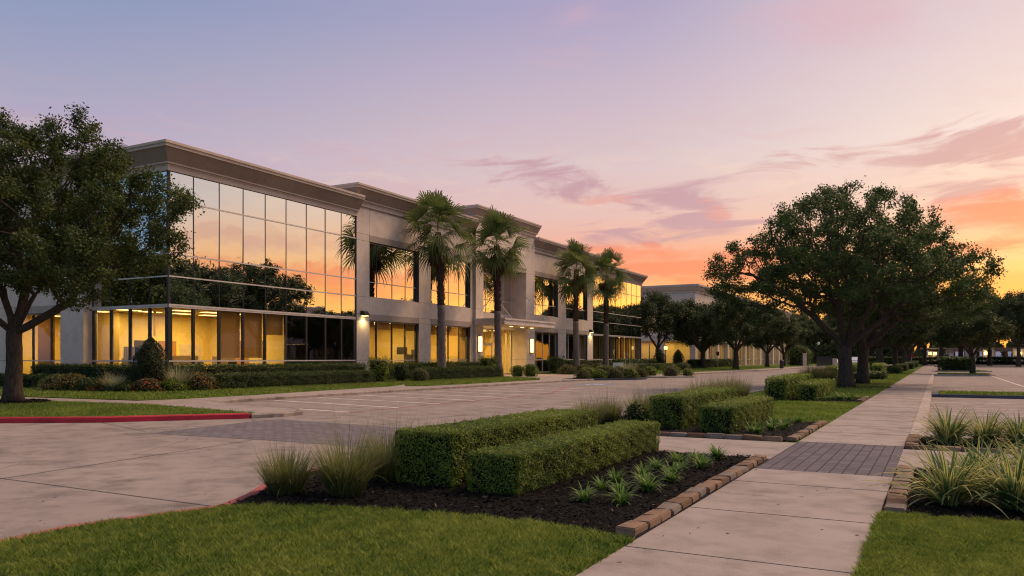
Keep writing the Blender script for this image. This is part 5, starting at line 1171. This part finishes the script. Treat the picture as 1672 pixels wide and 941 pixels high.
for i, (x, y) in enumerate(((-3.32, 8.85), (-3.02, 9.0), (-3.62, 9.5), (-3.3, 9.62), (-3.0, 9.85), (-3.45, 10.1), (-3.15, 10.4), (-3.5, 10.8), (-3.2, 11.0), (-2.98, 11.3), (-3.4, 11.5), (-3.15, 11.85), (-3.35, 12.2), (-3.05, 12.45))):
    dup(c_[i % 3], (x, y, .01), i*2.1, .85+.1*((i*7) % 4))
for i, (x, y) in enumerate(((-3.5, 17.3), (-3.2, 17.9), (-3.55, 18.4), (-3.1, 18.8), (-3.4, 19.3), (-3.15, 19.9), (-3.3, 17.0), (-3.0, 18.4), (-3.0, 20.4))):
    dup(c_[i % 3], (x, y, .012), i*1.7, 1.1, 'small green strap leaved clump in the second mulch bed past the pavers', 'strap leaved clumps past the cross path')
for i, (x, y) in enumerate(((-3.6, 31.6), (-3.2, 32), (-3.5, 32.6), (-3.1, 33), (-3.4, 33.6), (-3.0, 34.0), (-2.9, 32.2), (-3.9, 33.9), (-3.7, 34.3))):
    dup(c_[i % 3], (x, y, .012), i*1.7, 1.4, 'bushy strap leaved clump in the third mulch bed', 'strap leaved clumps in the third bed')

# variegated strap plants on the right
def flax(label, loc, hgt, n, group):
    a = rng.uniform(0, 2*np.pi, n); B = np.zeros((n, 3)); q = rng.uniform(0, .13, n); B[:, 0] = q*np.cos(a); B[:, 1] = q*np.sin(a)
    Lg = hgt*rng.uniform(.6, 1.2, n); pitch = np.abs(rng.normal(.25, .32, n))+q*1.4; droop = rng.uniform(.4, 1.9, n); W = .021*rng.uniform(.7, 1.2, n); seg = 7
    QQ, RR, EE = [], [], []; r0 = rng.uniform(0, 1, n); var = rng.uniform(0, 1, n)
    full = ribbons(B, a, Lg, W, pitch, droop, seg)
    for i, qd in enumerate(full):
        l0, r_0, r_1, l1 = qd[:, 0], qd[:, 1], qd[:, 2], qd[:, 3]; dn = np.zeros_like(l0); dn[:, 2] = -.006
        for (s0, s1, ed) in ((0, .32, 1), (.32, .68, 0), (.68, 1, 1)):
            def at(l, r, s_): return l+(r-l)*s_+dn*(1-abs(2*s_-1))
            QQ.append(np.stack([at(l0, r_0, s0), at(l0, r_0, s1), at(l1, r_1, s1), at(l1, r_1, s0)], 1)); RR.append(np.clip(r0*.8+.02*i, 0, 1))
            EE.append(np.where(var < .42, .08, ed*(.5+.5*var)))
    o = finish('striped_strap_plant', np.concatenate(QQ), np.concatenate(RR), M['strap'], edge=np.concatenate(EE), loc=loc)
    return tag(o, label, 'plant', group)
rng = np.random.default_rng(41)
GF = 'striped strap plants in the right front bed'
x1 = flax('large yellow striped strap plant nearest the sidewalk in the right bed', (.12, 9.75, .01), .72, 170, GF); x2 = flax('large yellow striped strap plant at the right edge of the right bed', (.72, 9.75, .01), .75, 170, GF)
dup(x1, (.42, 10.9, .01), 2.0, .95, 'striped strap plant behind the gap of the two front ones'); dup(x2, (.98, 10.9, .01), 1.0, .95, 'striped strap plant in the second row at the right edge'); dup(x2, (1.45, 9.8, .01), 2.5, 1.0, 'striped strap plant cut by the right frame edge, front row')
dup(x1, (1.25, 12.0, .01), 4.0, .95, 'striped strap plant at the back of the right bed')
GR = 'striped strap plants before the parking lot'
x3 = flax('striped green strap plant, first from the sidewalk before the parking lot', (.18, 16.75, .01), .74, 160, GR)
for i, (x, y, s_) in enumerate(((.62, 16.6, x1), (.78, 16.8, x3), (1.3, 16.7, x1), (1.85, 16.75, x3), (2.4, 16.7, x1))):
    if i: dup(s_, (x, y, .01), i*1.5, .95, ['', 'striped green strap plant, second from the sidewalk before the parking lot', 'striped green strap plant, third from the sidewalk before the parking lot', 'striped green strap plant, fourth from the sidewalk before the parking lot', 'striped green strap plant at the right end before the parking lot'][i], GR)

# ------------------------------------------------------------------ street furniture and vehicles
def post_lamp(loc, h, lit, label):
    t = tag(empty('street_lamp', loc), label, 'street lamp', None)
    mb = MB(); mb.lathe([(.17, 0), (.17, .12), (.1, .3), (.06, .5), (.05, h-.35), (.09, h-.3), (.13, h-.22)], seg=12); mb.build('pole', M['alu_dark'], t)
    mb = MB(); mb.lathe([(.10, h-.22), (.22, h-.12), (.28, h+.05), (.25, h+.2), (.14, h+.32), (.03, h+.36)], seg=14); mb.build('globe', M['globe_lit'] if lit else plain('white_globe', (.75, .72, .7), .4), t)
    mb = MB(); mb.lathe([(.15, h+.33), (.10, h+.42), (.02, h+.52)], seg=12); mb.build('cap', M['alu_dark'], t)
    return t
post_lamp((-34, 109.2, 0), 3.0, True, 'lit post lamp beside the egg shaped shrubs at the second building'); post_lamp((-20.5, 165, 0), 4.4, False, 'unlit white globe street lamp left of the monument sign')
for x, z in ((-37.8, 8.4), (-39.4, 7.8), (-38.2, 9.1)):
    mb = MB(); mb.lathe([(.02, z-.35), (.32, z-.25), (.38, z), (.25, z+.3), (.03, z+.38)], x, 133.6, 12); o = mb.build('wall_lamp', M['globe_lit'], fb); o.data.transform(Matrix.Translation(-fb.location))
t = tag(empty('sign_panel', (-29.6, 78.5, .03), R(25)), 'small pale sign panel on two short posts at the entrance planting', 'sign')
mb = MB(); mb.box(-.55, .55, -.03, .03, .35, 1.1); mb.build('panel', plain('sign_white', (.62, .63, .62), .5), t); mb = MB(); mb.box(-.4, -.34, -.03, .03, 0, .348); mb.box(.34, .4, -.03, .03, 0, .348); mb.build('post', M['alu_dark'], t)
mb = MB(); mb.tube([(0, 0, 0), (0, 0, 3.4)], [.045, .035], 8); o = mb.build('pole', M['alu_dark']); o.name = 'thin_pole'; o.location = (-26.4, 79.2, 0); tag(o, 'thin dark pole standing right of the entrance island', 'pole')
t = tag(empty('parking_sign', (-29.5, 121, 0)), 'thin post with small dark sign before the second building', 'sign'); mb = MB(); mb.tube([(0, 0, 0), (0, 0, 2.6)], [.04, .04], 8); mb.build('post', M['alu'], t); mb = MB(); mb.box(-.22, .22, -.06, -.04, 2.0, 2.6); mb.build('panel', M['alu_dark'], t)
t = tag(empty('litter_bin', (-21.3, 128, 0)), 'dark litter bin with domed lid on the lawn corner', 'litter bin'); mb = MB(); mb.lathe([(.26, 0), (.3, .1), (.34, 1.0), (.34, 1.05)], seg=16); mb.build('body', M['alu_dark'], t); mb = MB(); mb.lathe([(.36, 1.055), (.36, 1.1), (.28, 1.28), (.1, 1.38)], seg=16); mb.build('lid', M['alu_dark'], t)
t = tag(empty('monument_sign', (-20.6, 178, 0), R(10)), 'dark blank monument sign with a white end slab beside the road', 'sign'); mb = MB(); mb.sweep([(-1.9, 0), (1.2, 0)], [(-.3, 0), (.3, 0), (.22, 2.0), (-.22, 2.0)]); mb.build('panel', M['alu_dark'], t); mb = MB(); mb.sweep([(1.25, 0), (2.1, 0)], [(-.4, 0), (.4, 0), (.4, 1.55), (-.4, 1.55)]); mb.build('end_slab', M['stucco'], t)
t = tag(empty('stone_pillar', (-22.4, 160, 0)), 'slim pale pillar left of the monument sign', 'pillar'); mb = MB(); mb.box(-.28, .28, -.28, .28, 0, 2.4); mb.build('shaft', M['stucco'], t); mb = MB(); mb.box(-.36, .36, -.36, .36, 2.402, 2.55); mb.build('cap', M['cornice'], t)
t = tag(empty('stop_sign', (-4.55, 180, 0)), 'red octagonal road sign at the far end of the sidewalk', 'road sign'); mb = MB(); mb.tube([(0, 0, 0), (0, 0, 1.75)], [.035, .035], 8); mb.build('post', M['alu'], t)
mb = MB(); oc = [(.40*math.cos(R(22.5+45*k)), .40*math.sin(R(22.5+45*k))) for k in range(8)]
for k in range(8):
    (a, b), (c, d_) = oc[k], oc[(k+1) % 8]; mb.quad((0, -.05, 2.1), (a, -.05, 2.1+b), (c, -.05, 2.1+d_), (0, -.05, 2.1)); mb.quad((a, -.05, 2.1+b), (a, -.035, 2.1+b), (c, -.035, 2.1+d_), (c, -.05, 2.1+d_)); mb.quad((0, -.035, 2.1), (a, -.035, 2.1+b), (c, -.035, 2.1+d_), (0, -.035, 2.1))
mb.build('plate', plain('sign_red', (.62, .03, .03), .35), t)
t = tag(empty('utility_pole', (15.4, 262, 0)), 'tall bare utility pole above the trees at the right', 'utility pole'); mb = MB(); mb.tube([(0, 0, 0), (0, 0, 18.5)], [.32, .24], 10); mb.build('shaft', M['bark'], t)
def car(loc, rz, paint, label, van):
    t = tag(empty('parked_car', loc, rz), label, 'van' if van else 'car', 'vehicles parked at the road end'); L2, W2, H_ = 2.35, .92, 2.0 if van else 1.5
    pr = [(-L2, .35), (-L2, .85), (-L2+.9 if not van else -L2+.55, 1.0 if not van else 1.15), (-.6 if not van else -1.2, H_-.02), (1.2 if not van else 2.0, H_), (2.0 if not van else L2, 1.05), (L2, .95), (L2, .35)]
    bm = bmesh.new(); vs_ = [bm.verts.new((-W2, y, z)) for y, z in pr]; f = bm.faces.new(vs_); r_ = bmesh.ops.extrude_face_region(bm, geom=[f])
    for v in r_['geom']:
        if isinstance(v, bmesh.types.BMVert): v.co.x = W2
    for v in bm.verts:
        if v.co.z > 1.2: v.co.x *= .84
    bmesh.ops.recalc_face_normals(bm, faces=bm.faces); bmesh.ops.bevel(bm, geom=bm.edges[:], offset=.06, segments=2, affect='EDGES'); me = bpy.data.meshes.new('body'); bm.to_mesh(me); bm.free(); link('body', me, paint, t)
    gl = M['mirror']; y0, z0 = pr[2]; y1, z1 = pr[3]; mb = MB(); k0, k1 = .15, .88
    a_, b_ = (y0+(y1-y0)*k0, z0+(z1-z0)*k0), (y0+(y1-y0)*k1, z0+(z1-z0)*k1)
    mb.quad((-.74, a_[0]-.02, a_[1]+.02), (.74, a_[0]-.02, a_[1]+.02), (.66, b_[0]-.02, b_[1]+.02), (-.66, b_[0]-.02, b_[1]+.02)); mb.build('windscreen', gl, t)
    for s_ in (-1, 1):
        mb = MB(); mb.quad((s_*.90, y1-.2, 1.12), (s_*.90, 1.5, 1.12), (s_*.80, 1.2, H_-.2), (s_*.80, y1+.2, H_-.2)); mb.build('side_window', gl, t)
        mb = MB(); mb.box(s_*.55-.2, s_*.55+.2, -L2-.03, -L2+.02, .68, .85); mb.build('headlight', plain('lamp_glass', (.7, .7, .68), .2), t)
        for y in (-1.45, 1.45):
            mb = MB(); mb.tube([(s_*.70, y, .34), (s_*.93, y, .34)], [.34, .34], 16); wh = mb.build('wheel', M['alu_dark'], t)
            mb = MB(); mb.tube([(s_*.931, y, .34), (s_*.945, y, .34)], [.2, .2], 12); mb.build('rim', M['alu'], wh)
car((-15.2, 182, -.12), R(4), plain('silver_paint', (.5, .52, .56), .3, .5, .2), 'silver grey van on the road between the oak trunks', True)
car((-20.3, 192, -.12), R(-8), plain('white_paint', (.6, .6, .6), .3), 'white car half hidden behind the big oak trunk', False)
